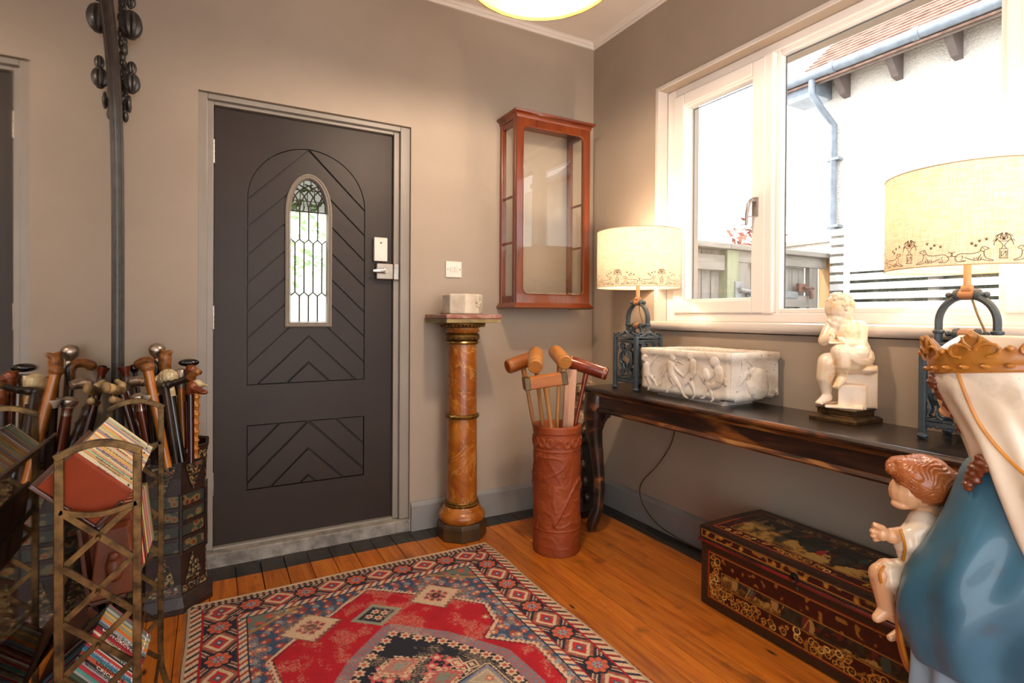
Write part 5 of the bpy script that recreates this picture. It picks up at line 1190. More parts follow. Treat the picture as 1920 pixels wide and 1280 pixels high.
bluep = painted_mat('blue_painted_plaster', '#34647a', '#285064', '#3a3028', .42); whitep = painted_mat('cream_painted_plaster', '#e0d2be', '#cdb698', '#8a7358'); gownp = painted_mat('pale_blue_gown', '#7f93a0', '#65798a', '#5a4a3c')
skin = painted_mat('painted_skin', '#d9ab80', '#c8946a', '#8a5a3c', .35); goldp = painted_mat('gold_painted', '#b0742a', '#8a4f1c', '#5a2c12', .4); trimp = plain('orange_gold_trim', '#c07c1e', .35, c2='#a05f14', b=.1); hairp = painted_mat('auburn_painted_hair', '#b46a34', '#8a4620', '#5a2c14', .35); haird = painted_mat('brown_painted_hair', '#6e3418', '#4c220e', '#2a1408', .35)
def loft(rows, n=96, fold=None, th0=0, th1=2*PI, hem=None):
    """rows: (z, aL, aR, bF, bB) extents; closed ring unless an arc is given"""
    q = MB(); full = abs(th1-th0-2*PI) < 1e-6; m = n if full else n+1
    for r, (z, aL, aR, b0, b1) in enumerate(rows):
        for i in range(m):
            th = th0+(th1-th0)*i/n; c, s = math.cos(th), math.sin(th); a0, rx = (aL+aR)/2, (aR-aL)/2; bb, ry = (b0+b1)/2, (b1-b0)/2
            f = 1+(fold(th, z) if fold else 0); q.v.append(s3(a0+rx*c*f, bb+ry*s*f, z+(hem(th, z) if hem else 0)))
    for r in range(len(rows)-1):
        for i in range(n if full else n): q.f.append((r*m+i, r*m+(i+1) % m, (r+1)*m+(i+1) % m, (r+1)*m+i))
    return q, m
def interp(rows, k_=4):
    o_ = []
    for i in range(len(rows)-1):
        a, b, c, d = rows[max(i-1, 0)], rows[i], rows[i+1], rows[min(i+2, len(rows)-1)]
        for j in range(k_): t = j/k_; o_.append(tuple(.5*((2*q)+(r-p)*t+(2*p-5*q+4*r-s)*t*t+(3*q-p-3*r+s)*t**3) for p, q, r, s in zip(a, b, c, d)))
    return o_+[rows[-1]]
# cloak: broad shell from the shoulders to the knees
CK = [(.845, -.034, .10, -.075, .06), (.81, -.062, .135, -.095, .08), (.76, -.077, .15, -.105, .09), (.70, -.096, .16, -.112, .10), (.64, -.120, .165, -.120, .105), (.59, -.146, .17, -.125, .11), (.54, -.166, .17, -.128, .11), (.48, -.176, .17, -.125, .11), (.43, -.174, .165, -.112, .11), (.385, -.162, .16, -.098, .10), (.375, -.152, .15, -.088, .09)]
def cfold(th, z):
    w_ = min(1, max(0, (.78-z)/.3)); side = math.sin(th) < 0
    w_ *= 1-math.exp(-((th-PI)/.45)**2)
    f = .05*math.sin(th*5+z*16+1.2)*w_+.022*math.sin(th*11-z*22)*w_
    f += .03*math.sin(th*8-z*30)*w_+.15*w_*math.exp(-((th-4.25-(.55-z)*1.0)/.22)**2)-.17*w_*math.exp(-((th-4.75-(.5-z)*1.3)/.26)**2)+.08*w_*math.exp(-((th-5.3)/.25)**2)
    return f
q, m_ = loft(interp(CK, 5), 128, cfold); q.f.append(tuple(range(m_))); nr = len(interp(CK, 5)); q.f.append(tuple((nr-1)*m_+i for i in range(m_)))
ck = q.build('blue_cloak', bluep, ms, smooth='all')
# gown below, down to the base
GW = [(.45, -.150, .14, -.085, .085), (.37, -.145, .145, -.09, .09), (.25, -.152, .155, -.10, .10), (.12, -.16, .165, -.115, .11), (.045, -.17, .175, -.125, .12), (.035, -.16, .165, -.115, .11)]
q, m_ = loft(interp(GW), 128, lambda th, z: .05*math.sin(th*13)+.03*math.sin(th*7+2)); q.f.append(tuple(range(m_))); nr = len(interp(GW)); q.f.append(tuple((nr-1)*m_+i for i in range(m_))); q.build('gown', gownp, ms, smooth='all')
MB().add([s3(a*.185, b*.14, z) for z in (.0005, .036) for a, b in [(math.cos(i*PI/4+PI/8)*1.08, math.sin(i*PI/4+PI/8)*1.08) for i in range(8)]], [(i, (i+1) % 8, 8+(i+1) % 8, 8+i) for i in range(8)]+[tuple(range(8)), tuple(range(8, 16))]).build('base', plain('brown_statue_base', '#4a3524', .5), ms, bevel=.004)
# gold line along the left edge of the cloak
edge = [(1812, 880), (1788, 935), (1757, 1005), (1722, 1060), (1700, 1092), (1690, 1125), (1688, 1170), (1692, 1210), (1704, 1248), (1716, 1262)]
MB().tube(spline([sp_(u, v, .098) for u, v in edge]), .0050, 8, flat=1).build('cloak_gold_edge', trimp, ms, smooth=True)
MB().tube(spline([sp_(u-2, v, .112) for u, v in edge[4:]]), [.008]*(6*(len(edge)-5)+1), 8).build('cloak_lining', plain('orange_pink_lining', '#b9683c', .4), ms, smooth=True)
# head, face to the left, neck
q = MB(); q.ball(s3(-.020, .015, .985), (.085, .085, .098), 20, 16); q.ball(s3(-.055, .015, .955), (.055, .055, .065)); q.ball(s3(-.104, .018, .965), (.010, .010, .012)); q.cap2(s3(-.107, .018, .975), .005, s3(-.100, .016, 1.0), .006)
q.ball(s3(-.088, .018, .915), (.018, .018, .014)); q.ball(s3(-.097, .018, .938), (.009, .014, .005)); q.cap2(s3(-.01, .01, .92), .045, s3(.01, 0, .80), .055)
for b in (-.018, .045): q.ball(s3(-.093, b, .983), (.008, .010, .006))
blob('face_and_neck', q, skin, ms, .004, 2)
hq = MB()
for i, (u, v, dp) in enumerate(((1752, 715, .05), (1765, 735, .05), (1780, 755, .045), (1795, 775, .04), (1806, 800, .035), (1838, 862, -.045), (1826, 876, -.03), (1820, 893, -.02), (1838, 880, -.05), (1830, 897, -.04), (1816, 908, -.02), (1848, 872, -.06))): hq.ball(sp_(u, v, dp), (.011, .011, .014) if i > 4 else (.014, .014, .017), 10, 8)
blob('hair_locks', hq, haird, ms, .003, 2, lambda p: .0012*math.sin(p.z*500))
# veil: open shell whose front edge runs down from the crown
VR = [(1.085, -.070, .085, -.075, .085), (1.06, -.100, .115, -.10, .105), (1.035, -.112, .128, -.112, .115), (1.01, -.117, .135, -.118, .12), (.975, -.113, .140, -.122, .12), (.94, -.096, .146, -.124, .12), (.905, -.078, .152, -.126, .12), (.87, -.062, .160, -.130, .12), (.83, -.048, .168, -.135, .12), (.79, -.036, .176, -.140, .12), (.74, -.020, .185, -.145, .12), (.69, -.002, .19, -.148, .12), (.64, .022, .195, -.15, .12), (.60, .045, .20, -.15, .12)]
def vfold(th, z):
    w_ = min(1, max(0, (1.03-z)/.2)); return w_*(.040*math.sin(th*6+z*9)+.026*math.sin(th*13+z*6+1)+.075*math.exp(-((th-4.0)/.12)**2)-.04*math.exp(-((th-4.35)/.14)**2)+.03*math.exp(-((th-4.9)/.2)**2))
q, m_ = loft(interp(VR, 4), 120, vfold); q.f.append(tuple(range(m_)))
vo_ = q.build('white_veil', whitep, ms, smooth='all'); sm_ = vo_.modifiers.new('t', 'SOLIDIFY'); sm_.thickness = .004; sm_.offset = -1
# gold stripe painted down the veil, following its surface
st_pts = [(1793, 668), (1798, 700), (1812, 740), (1835, 790), (1862, 828), (1890, 858), (1919, 885), (1945, 905)]
from mathutils.bvhtree import BVHTree
bv = BVHTree.FromPolygons(q.v, q.f)
def hit(u, v, tree=bv, lift=.001):
    d = (at(u, v, d=1)-CAM).normalized(); h = tree.ray_cast(CAM, d); return (h[0]+h[1].normalized()*(lift if h[1].dot(d) < 0 else -lift)) if h[0] else None
sv = [hit(*p) for p in [tuple(x) for x in [(a.x, a.y) for a in spline([Vector((u, v, 0)) for u, v in st_pts], 5)]]]; sv = [p for p in sv if p]
MB().tube(sv, .0036, 8, flat=.35, nrm=Vector((0, 0, 1))).build('veil_gold_stripe', trimp, ms, smooth=True)
# crown: band and leaf points following a tilted ellipse
def crown_pt(th, h, o_=0): 
    flare = 1+h*1.9+o_; return s3(.012+.130*math.cos(th)*flare, .002+.122*math.sin(th)*flare, 1.008+h+.020*math.cos(th)*-1*0+.018*math.sin(th)*-1*.6+.012*math.cos(th))
n = 160; q = MB(); rows = []
def peak(th):
    p_ = (th*8/(2*PI)) % 1; d = abs(p_-.5)*2; return .040+.044*(max(0, 1-d*1.25))**.8+.012*math.exp(-((d-.95)/.16)**2)
for h_ in (0, .004, .010, .016, .022, .030, .038): rows.append([(th, h_) for th in [i*2*PI/n for i in range(n)]])
rows += [[(i*2*PI/n, .038+(peak(i*2*PI/n)-.038)*t_) for i in range(n)] for t_ in (.33, .66, 1)]
for r in rows:
    for th, h_ in r: q.v.append(crown_pt(th, h_, (.035 if h_ in (.004,) else .02 if h_ == .022 else 0)+.010*math.sin(th*24)*(h_ > .03)))
b0 = len(q.v)
for r in rows[::-1]:
    for th, h_ in r: q.v.append(crown_pt(th, h_, -.06))
R_ = len(rows)*2
q.f = [(a*n+i, a*n+(i+1) % n, ((a+1) % R_)*n+(i+1) % n, ((a+1) % R_)*n+i) for a in range(R_) for i in range(n)]; cr = q.build('gold_crown', goldp, ms, smooth='all')
q = MB()
for i in range(8):
    th = (i+.5)*2*PI/8
    for sg in (-1, 1):
        q.tube([crown_pt(th+sg*(.16-.13*math.cos(t_)), .045+.013*math.sin(t_), .03) for t_ in [j*PI*1.5/8 for j in range(9)]], .0035, 6)
        q.tube([crown_pt(th+sg*.02, .05, .02), crown_pt(th+sg*.09, .062, .03), crown_pt(th+sg*.10, .073, .02)], .0034, 6)
    q.ball(crown_pt(th, .076, .03), .006, 8, 6); q.ball(crown_pt(i*2*PI/8, .047, .05), .0065, 10, 8)
for i in range(24): q.ball(crown_pt(i*2*PI/24, .013, .03), (.009, .009, .005), 8, 6)
prop(q.build('crown_relief', goldp, ms, smooth=True), kind='stuff')
# the child held in front
CH_D = .14
class MBS(MB):
    K = 1.10
    def ball(s, c, r, n=12, m=8, rot=None):
        r = tuple(x*s.K for x in r) if hasattr(r, '__len__') else r*s.K
        return MB.ball(s, c, r, n, m, rot)
    def cap2(s, p0, r0, p1, r1):
        p0, p1 = Vector(p0), Vector(p1); s.tube([p0, p1], [r0*s.K, r1*s.K], 12); s.ball(p0, r0); s.ball(p1, r1); return s
q = MBS(); hd = sp_(1722, 905, CH_D); Ax, Bx = SA, SB
def cp(u, v, dep=0): return sp_(u, v, CH_D+dep)
q.ball(cp(1722, 905), (.046, .046, .052), 20, 14); q.ball(cp(1700, 922, 0), (.030, .034, .036)); q.ball(cp(1680, 922, .004), (.006, .006, .007)); q.ball(cp(1690, 945, .0), (.018, .02, .010)); q.ball(cp(1684, 935, .002), (.008, .010, .004)); q.cap2(cp(1728, 940), .024, cp(1742, 975), .028)
q.cap2(cp(1700, 1004, -.012), .020, cp(1672, 1004, -.016), .016); q.ball(cp(1655, 1000, -.018), (.016, .013, .015))
for i, (u, v) in enumerate(((1634, 986), (1630, 995), (1631, 1003), (1636, 1011))): q.cap2(cp(1652, 994+i*4, -.018+.003*i), .0072, cp(u+5, v, -.02+.003*i), .0055)
q.cap2(cp(1655, 990, -.024), .007, cp(1640, 983, -.028), .0052)
q.cap2(cp(1665, 1070), .026, cp(1650, 1075, -.005), .022); q.cap2(cp(1650, 1078, -.005), .022, cp(1662, 1138, 0), .017); q.cap2(cp(1664, 1142, 0), .017, cp(1644, 1158, -.004), .010); q.cap2(cp(1665, 1148, 0), .015, cp(1680, 1158, 0), .013)
q.cap2(cp(1670, 1112, .0), .016, cp(1705, 1132, .0), .020); q.cap2(cp(1670, 1195, .02), .008, cp(1700, 1182, .02), .014)
blob('child_body', q, skin, ms, .0026, 2)
q = MBS(); q.cap2(cp(1742, 985, .0), .040, cp(1752, 1060, 0), .050); q.cap2(cp(1732, 985, -.02), .032, cp(1718, 1012, -.02), .035); q.cap2(cp(1714, 1012, -.02), .034, cp(1702, 1015, -.018), .029); q.cap2(cp(1712, 1030, -.018), .029, cp(1702, 1040, -.018), .021); q.cap2(cp(1770, 975, .005), .040, cp(1790, 1040, .01), .05)
q.cap2(cp(1745, 1085, 0), .044, cp(1668, 1078, -.004), .033); q.cap2(cp(1700, 1095, .0), .030, cp(1672, 1090, -.004), .026); q.cap2(cp(1715, 1120, .0), .030, cp(1690, 1125, .0), .022)
blob('child_robe', q, whitep, ms, .003, 3, lambda p: .0015*math.sin(p.z*160+p.y*60))
MB().tube(spline([cp(1688, 992, -.040), cp(1694, 1010, -.048), cp(1697, 1030, -.044), cp(1693, 1050, -.034)]), .0032, 8).build('sleeve_gold_trim', trimp, ms, smooth=True)
MB().tube(spline([cp(1658, 1060, -.030), cp(1650, 1075, -.032), cp(1652, 1092, -.028)]), .0032, 8).build('hem_gold_trim', trimp, ms, smooth=True)
q = MBS(); hc_ = cp(1731, 895, .002); q.ball(hc_, (.056, .056, .048), 20, 14); q.ball(cp(1737, 900, -.012), (.054, .050, .050), 20, 14); q.ball(cp(1712, 888, -.014), (.040, .040, .034)); r2 = random.Random(8)
q.ball(cp(1770, 905, .002), (.022, .040, .034)); q.ball(cp(1700, 878, 0), (.034, .040, .026)); q.ball(cp(1750, 925, 0), (.034, .040, .022))
q.ball(cp(1672, 880, -.002), (.010, .012, .012)); q.ball(cp(1690, 868, -.01), (.012, .012, .010)); q.ball(cp(1782, 912, .0), (.010, .012, .014))
blob('child_hair', q, hairp, ms, .0026, 3, lambda p: .0022*math.sin(p.z*330+70*mnoise.noise(p*16))*(.6+mnoise.noise(p*40)))
# ================================================================ TALL MIRROR
MX = -2.411
mt = thing('tall_mirror', 'tall floor mirror in black carved frame with fruit garlands on the left wall', 'mirror', (-2.45, -.95, 0))
k = NT('mirror_silvering'); k.set((.78, .76, .73, 1), k.math('ADD', .012, k.math('MULTIPLY', k.ramp(k.noise(k.co(scale=(1, 1, .15)), 5, 6), [(.45, (0, 0, 0, 1)), (.75, (1, 1, 1, 1))]), .07)), 1.0)
MY0, MY1 = -.055, -1.80
def top_z(t): # arched head
    return 0
half = [(MY0, 0.03), (MY0, 1.00), (-.060, 1.4), (-.080, 1.70), (-.125, 1.912), (-.215, 2.084), (-.345, 2.219), (-.55, 2.36), (-.75, 2.45), (-.95, 2.48)]
sp2 = [(p.x, p.y) for p in spline([Vector((a, b, 0)) for a, b in half], 6)]
full_ = sp2+[(-1.90-a, b) for a, b in sp2[::-1][1:]]
MB().add([(MX, a, b) for a, b in full_]+[(MX-.006, a, b) for a, b in full_], [tuple(range(len(full_))), tuple(range(len(full_), 2*len(full_)))]).build('mirror_glass', k.m, mt)
MB().add([(XL+.003+d, a, b) for d in (0, MX-.008-XL-.003) for a, b in full_], [tuple(range(len(full_))), tuple(range(len(full_), 2*len(full_)))]+[(i, (i+1) % len(full_), len(full_)+(i+1) % len(full_), len(full_)+i) for i in range(len(full_))]).build('backboard', M['black'], mt)
k = NT('black_painted_frame'); co = k.co(); k.set(k.ramp(k.noise(co, 20, 6), [(.4, srgb('#2c2825')), (.7, srgb('#403a35'))]), .38, 0, .5, .1); frm = k.m
prof = [(0, -.006), (0, .003), (.006, .009), (.012, .010), (.016, .006), (.024, .006), (.028, .012), (.038, .014), (.042, .010), (.050, .012), (.056, .020), (.064, .020), (.070, .014), (.076, .016), (.082, .008), (.082, -.085), (.0, -.085)]
def sweep2(path, prof, close=False):
    vs = []; n = len(prof); m = len(path)
    for i, (a, b) in enumerate(path):
        p = Vector(path[max(i-1, 0)]); q_ = Vector(path[min(i+1, m-1)]); t = (q_-p).normalized(); nn = Vector((t.y, -t.x))   # outward
        if i == 0 or i == m-1: pass
        for o_, x in prof: vs.append((MX+x, a+nn.x*o_, b+nn.y*o_))
    return MB().add(vs, [(i*n+j, i*n+(j+1) % n, (i+1)*n+(j+1) % n, (i+1)*n+j) for i in range(m-1) for j in range(n)]+[tuple(range(n)), tuple(range((m-1)*n, m*n))])
sweep2(full_, [(o_*.60, x*1.1) for o_, x in prof]).build('frame', frm, mt, smooth=True)
MB().bb(XL+.004, MX+.010, MY1-.08, MY0+.08, 0.0005, .032).build('bottom_rail', frm, mt, bevel=.004)
# garlands of pods hanging outside the stile
def pod(mb, c, r, h):
    c = Vector(c); b = len(mb.v); mb.ball(c, (r, r, h), 24, 12)
    for i in range(b, len(mb.v)):
        p = mb.v[i]-c; a = math.atan2(p.y, p.x); f = 1.06-.24*(1-abs(math.sin(a*4)))**1.5; mb.v[i] = c+Vector((p.x*f, p.y*f, p.z))
g = []
def leafy(mb, c, r, h, tilt=0): mb.ball(c, (r*.7, r, h), 12, 8, Matrix.Rotation(tilt, 3, 'X'))
for (y, z, r, h, nm) in ((-.135, 2.262, .034, .050, 'pod'), (-.150, 2.345, .016, .022, 'pod'), (-.100, 2.045, .025, .036, 'pod'), (-.112, 2.10, .015, .024, 'pod')):
    q = MB(); pod(q, (MX+.052, y+.02, z), r*1.1, h*1.1); q.ball((MX+.052, y+.02, z-h*1.04), (r*.5, r*.5, .006), 12, 6); q.build('carved_gourd', frm, mt, smooth=True)
q = MB(); r2 = random.Random(6)
for i in range(74):
    t_ = i/73; y = -.14+.085*min(1, t_*1.4); z = 2.42-.50*t_; leafy(q, (MX+.020+r2.uniform(-.006, .008), y+.018+r2.uniform(-.006, .006), z), r2.uniform(.011, .017), r2.uniform(.016, .026), r2.uniform(-.4, .4))
for i, (dy, dz, h) in enumerate(((0, 1.975, .030), (.008, 1.96, .026), (-.008, 1.965, .024))): leafy(q, (MX+.040, -.055+dy, dz), .012, h, .2*(i-1))
prop(q.build('leaf_garland', frm, mt, smooth=True), kind='stuff')
# ================================================================ CANE STAND
KC = Vector((-2.232, -.205, 0)); KR, KH = .150, .612
cs_ = thing('painted_stick_stand', 'dark octagonal leather stand with painted floral bands holding the walking canes', 'stick stand', KC)
lea = plain('dark_tooled_leather', '#2c1a14', .42, c2='#1a0f0c', sc=26, b=.5, bs=150, bd=.002, coat=.1)
k = NT('mosaic_ornament'); vo = k.n('TexVoronoi'); vo.inputs['Scale'].default_value = 130; k.l(k.co(), vo.inputs['Vector']); k.set(k.ramp(vo.outputs['Color'], [(.30, srgb('#231a14')), (.45, srgb('#4e4a3a')), (.62, srgb('#8a7a50')), (.8, srgb('#70402a'))], 'CONSTANT'), .4, .1, .5); k.bump(vo.outputs['Distance'], .5, .002); mos = k.m
k = NT('painted_flower_band'); co = k.co(); vo = k.n('TexVoronoi'); vo.inputs['Scale'].default_value = 30; vo.inputs['Randomness'].default_value = .8; k.l(co, vo.inputs['Vector']); n2 = k.noise(co, 150, 3)
fl_ = k.ramp(k.math('ADD', vo.outputs['Distance'], k.math('MULTIPLY', k.math('SUBTRACT', n2, .5), .35)), [(.10, srgb('#2a1a12')), (.20, srgb('#6a2c1a')), (.30, srgb('#84602e')), (.36, srgb('#5c5a40')), (.50, srgb('#2c322c'))], 'CONSTANT')
k.set(fl_, .4, 0, .5, .1); flo = k.m
def octo(r, z, ph=PI/8): return [KC+Vector((r*math.cos(ph+i*PI/4), r*math.sin(ph+i*PI/4), z)) for i in range(8)]
q = MB(); rows = [(KR*1.02, .060), (KR*.97, .10), (KR*.94, .30), (KR*.95, .50), (KR*1.0, .585), (KR*1.06, KH), (KR*1.03, KH+.003), (KR*.97, KH-.004), (KR*.90, .50), (KR*.90, .07), (.001, .07)]
for r, z in rows: q.v += octo(r, z)
q.f = [(a*8+i, a*8+(i+1) % 8, (a+1)*8+(i+1) % 8, (a+1)*8+i) for a in range(len(rows)-1) for i in range(8)]+[tuple(range(8))[::-1]]; q.build('body', lea, cs_)
q = MB(); rows = [(KR*1.16, .0005), (KR*1.16, .022), (KR*1.05, .058), (KR*1.00, .064)]
for r, z in rows: q.v += octo(r, z)
q.f = [(a*8+i, a*8+(i+1) % 8, (a+1)*8+(i+1) % 8, (a+1)*8+i) for a in range(3) for i in range(8)]+[tuple(range(8)), tuple(range(24, 32))]; q.build('foot_moulding', lea, cs_, bevel=.002)
def rad(z): return np.interp(z, [.06, .10, .30, .50, .585, KH], [KR*1.02, KR*.97, KR*.94, KR*.95, KR*1.0, KR*1.06])
def face_panel(i, outline, h, m_, nm, bev=.001):
    """outline (x, z) on octagon face i, x in -1..1 of the half width"""
    a0, a1 = PI/8+i*PI/4, PI/8+(i+1)*PI/4; vs = []
    for o_ in (0, h):
        for x, z in outline:
            r = rad(z)+o_/math.cos(PI/8); p0, p1 = Vector((math.cos(a0), math.sin(a0), 0))*r, Vector((math.cos(a1), math.sin(a1), 0))*r; vs.append(KC+(p0+p1)/2+(p1-p0)/2*x+Vector((0, 0, z)))
    n = len(outline); return MB().add(vs, [tuple(range(n))[::-1], tuple(range(n, 2*n))]+[(j, (j+1) % n, n+(j+1) % n, n+j) for j in range(n)]).build(nm, m_, cs_, bevel=bev)
for i in range(8):
    face_panel(i, [(-.92, .560), (.92, .560), (.92, .590), (-.92, .590)], .003, mos, 'mosaic_band')
    face_panel(i, [(-.92, .070), (.92, .070), (.92, .094), (-.92, .094)], .003, mos, 'mosaic_band')
    sh_ = [(x*.68, .550-.105*(1-abs(x))**.8) for x in [-1+2*j/12 for j in range(13)]]
    face_panel(i, sh_, .005, mos, 'pendant_cartouche', .002)
    face_panel(i, [(x*.68, .100+.115*(1-abs(x)**1.3)) for x in [1-2*j/12 for j in range(13)]], .005, mos, 'arched_cartouche', .002)
    for z in (.395, .338, .281, .224):
        face_panel(i, [(-.86, z), (.86, z), (.86, z+.040), (-.86, z+.040)], .004, flo, 'painted_panel')
        # overlapping leather strap with raised ends
        face_panel(i, [(-1.0, z-.016), (1.0, z-.016), (1.0, z-.003), (-1.0, z-.003)], .007, lea, 'strap')
        face_panel(i, [(.86, z-.012), (1.02, z-.012), (1.02, z+.044), (.86, z+.044)], .011, lea, 'strap_flap')
# ================================================================ WALKING CANES
W_ = dict(honey=wood('honey_malacca', '#b8701f', '#94520f', 'z', 8, .25, .3), brown=wood('dark_brown_cane', '#5e2e18', '#3a1c0e', 'z', 8, .25, .3), red=wood('amber_red_cane', '#7c3212', '#5a1f0a', 'z', 8, .22, .3), olive=wood('olive_cane', '#5c4a2a', '#3a2e1a', 'z', 8, .35, .1), bamboo=wood('bright_bamboo', '#b87420', '#94540f', 'z', 8, .25, .3), carved=plain('carved_tan_wood', '#a5682c', .4, c2='#6e3c14', sc=60, b=.5, bs=90), redc=plain('carved_red_wood', '#8a4218', .35, c2='#5a2408', sc=40, b=.4, bs=80), horn=plain('dark_horn', '#3a2c20', .3, c2='#1c140e', sc=20), bone=plain('pale_antler', '#c2a878', .45, c2='#8a6a3e', sc=26, b=.5, bs=70), eb=M['ebony'], maroon=plain('maroon_cane', '#34100e', .2, c2='#200a08', b=0, coat=.3), burgundy=plain('burgundy_knob', '#2a0e0c', .15, c2='#180606', b=0, coat=.4))
SIL, PEW, IVO, BRS = M['silver'], M['pewter'], M['ivory'], M['brassb']
def cane(label, head, rim, dh, dr, shaft, r=.009, knots=0):
    H = at(head[0], head[1], d=dh); R_ = at(rim[0], rim[1], d=dr); d = (R_-H).normalized()
    # where the shaft meets the inside of the stand
    r *= 1.38; t = 0; E = R_.copy()
    while E.z > .085:
        N = E+d*.01; v = Vector((N.x-KC.x, N.y-KC.y))
        if v.length > .108 and N.z < .565: break
        E = N
    ta = thing('walking_cane', label, 'walking cane', H, 'walking canes in the octagonal stand'); n = 14
    pts = [H+(E-H)*i/n for i in range(n+1)]
    if knots:
        pts = []; rr = []
        m = knots
        for i in range(m*4+1):
            f = i/(m*4); pts.append(H+(E-H)*f); rr.append(r*(1.28 if i % 4 == 0 else .95))
        MB().tube(pts, rr, 12).build('shaft', shaft, ta, smooth=True)
    else: MB().tube(pts, [r*(1-.15*i/n) for i in range(n+1)], 14).build('shaft', shaft, ta, smooth=True)
    return ta, H, d
def lathe_on(t, H, d, prof, m_, nm, n=20):
    """profile (r, distance back along the shaft axis; negative sits above the head point)"""
    x, y = frame_of(-d); Q = Matrix((x, y, -d)).transposed(); return MB().lathe([(r, z) for r, z in prof], H, n, axis=Q).build(nm, m_, t, smooth=True)
RTH = Vector((.876, -.483, 0))
t, H, d = cane('tall cane topped by a round engraved silver ball, highest of the bundle', (295, 664), (303, 846), 2.22, 2.20, W_['brown'])
lathe_on(t, H, d, [(0, -.032), (.010, -.032), (.011, -.018), (.009, -.014), (.012, -.008), (.020, 0), (.024, .010), (.024, .020), (.018, .030), (.006, .036), (0, .037)], SIL, 'silver_ball')
t, H, d = cane('cane with a tan carved muzzle head beside the silver ball', (309, 690), (312, 846), 2.18, 2.16, W_['carved'])
q = MB(); q.cap2(H, .018, H+Vector((0, 0, .035)), .019); q.cap2(H+Vector((0, 0, .040)), .013, H+RTH*.018+Vector((0, 0, .052)), .008); q.cap2(H+Vector((0, 0, .05)), .008, H-RTH*.012+Vector((0, 0, .058)), .005); blob('carved_head', q, W_['carved'], t, .0024, 1)
t, H, d = cane('cane with a thick tan crook and dark horn curl', (290, 704), (297, 846), 2.20, 2.18, W_['brown'])
q = MB().tube(spline([H, H+Vector((0, 0, .03)), H-RTH*.012+Vector((0, 0, .045)), H-RTH*.035+Vector((0, 0, .046)), H-RTH*.052+Vector((0, 0, .036))]), [.011+.0002*i for i in range(25)], 12); q.ball(H-RTH*.052+Vector((0, 0, .036)), .015); q.build('crook', W_['carved'], t, smooth=True)
MB().tube(spline([H+Vector((0, 0, -.03)), H+RTH*.006, H+RTH*.008+Vector((0, 0, .03)), H-RTH*.004+Vector((0, 0, .045))]), .0095, 10).build('horn_curl', W_['horn'], t, smooth=True)
t, H, d = cane('thick honey coloured cane with a fluted cap, leaning from upper left to lower right', (277, 692), (308, 846), 1.985, 1.975, W_['honey'], .0120)
lathe_on(t, H, d, [(.0135, -.006), (.018, .0), (.019, .008), (.016, .014), (.008, .018), (0, .018)], W_['carved'], 'fluted_cap')
t, H, d = cane('cane with a flared red amber knob over a silver collar, far left', (236, 706), (262, 846), 2.14, 2.14, W_['brown'])
lathe_on(t, H, d, [(.011, -.03), (.010, -.002), (.011, .0)], SIL, 'collar'); lathe_on(t, H, d, [(.010, 0), (.011, .012), (.017, .026), (.018, .032), (0, .031)], W_['red'], 'amber_knob')
t, H, d = cane('thin cane with a small dark ball knob near the mirror', (253, 696), (277, 846), 2.26, 2.22, W_['maroon'], .006)
lathe_on(t, H, d, [(.006, -.006), (.012, .004), (.014, .012), (.010, .022), (0, .025)], W_['burgundy'], 'ball_knob')
t, H, d = cane('jointed brown bamboo cane with a big bent silver handle', (240, 735), (279, 850), 2.10, 2.06, W_['brown'], .010, 6)
MB().tube(spline([H-Vector((0, 0, .03))*1+d*.02, H, H+RTH*.004+Vector((0, 0, .020)), H+RTH*.022+Vector((0, 0, .034)), H+RTH*.045+Vector((0, 0, .034)), H+RTH*.058+Vector((0, 0, .028))]), [.0125]*8+[.014]*8+[.016]*8+[.015]*5+[.010]*2, 14).build('silver_handle', SIL, t, smooth=True)
t, H, d = cane('cane with a pale antler handle pointing left to the mirror', (228, 735), (262, 848), 2.06, 2.08, W_['brown'])
AL = (at(205, 728, x=-2.385)-H)
q = MB(); q.cap2(H, .011, H+Vector((0, 0, .02)), .013); q.cap2(H+Vector((0, 0, .004)), .012, H+AL*.8, .015); q.ball(H+AL, (.012, .014, .016)); q.cap2(H+Vector((0, 0, .022)), .010, H-RTH*.014+Vector((0, 0, .032)), .009); q.cap2(H-Vector((0, 0, .028)), .009, H+AL*.65-Vector((0, 0, .030)), .011); blob('antler_handle', q, W_['bone'], t, .003, 2)
t, H, d = cane('brown cane with a domed silver cap left of the white topped one', (262, 754), (281, 850), 2.00, 2.02, W_['red'], .0115)
lathe_on(t, H, d, [(.0125, -.025), (.0125, -.004), (.0175, -.002), (.0150, .002), (.019, .006), (.022, .013), (.021, .020), (.012, .027), (0, .028)], SIL, 'domed_cap'); lathe_on(t, H+d*.13, d, [(.0115, -.004), (.0115, .004)], SIL, 'band')
t, H, d = cane('black cane with a flat white cup shaped top behind the rack arch', (283, 752), (290, 850), 1.99, 2.01, W_['eb'], .0120)
lathe_on(t, H, d, [(.0125, -.002), (.0150, 0), (.0215, .018), (.0215, .022), (0, .022)], plain('white_porcelain_cap', '#ded2c0', .3, c2='#cbbca4', b=0), 'white_cap')
t, H, d = cane('black cane with a woven ivory ball and ivory collar', (320, 738), (338, 846), 2.04, 2.03, W_['eb'], .0110)
lathe_on(t, H, d, [(.0130, -.008), (.0130, .018), (.011, .020)], IVO, 'ivory_collar'); b_ = lathe_on(t, H, d, [(.010, .020), (.020, .030), (.0255, .044), (.025, .058), (.016, .070), (0, .074)], IVO, 'woven_ball', 28)
q = MB(); x_, y_ = frame_of(-d); cc = H-d*.050
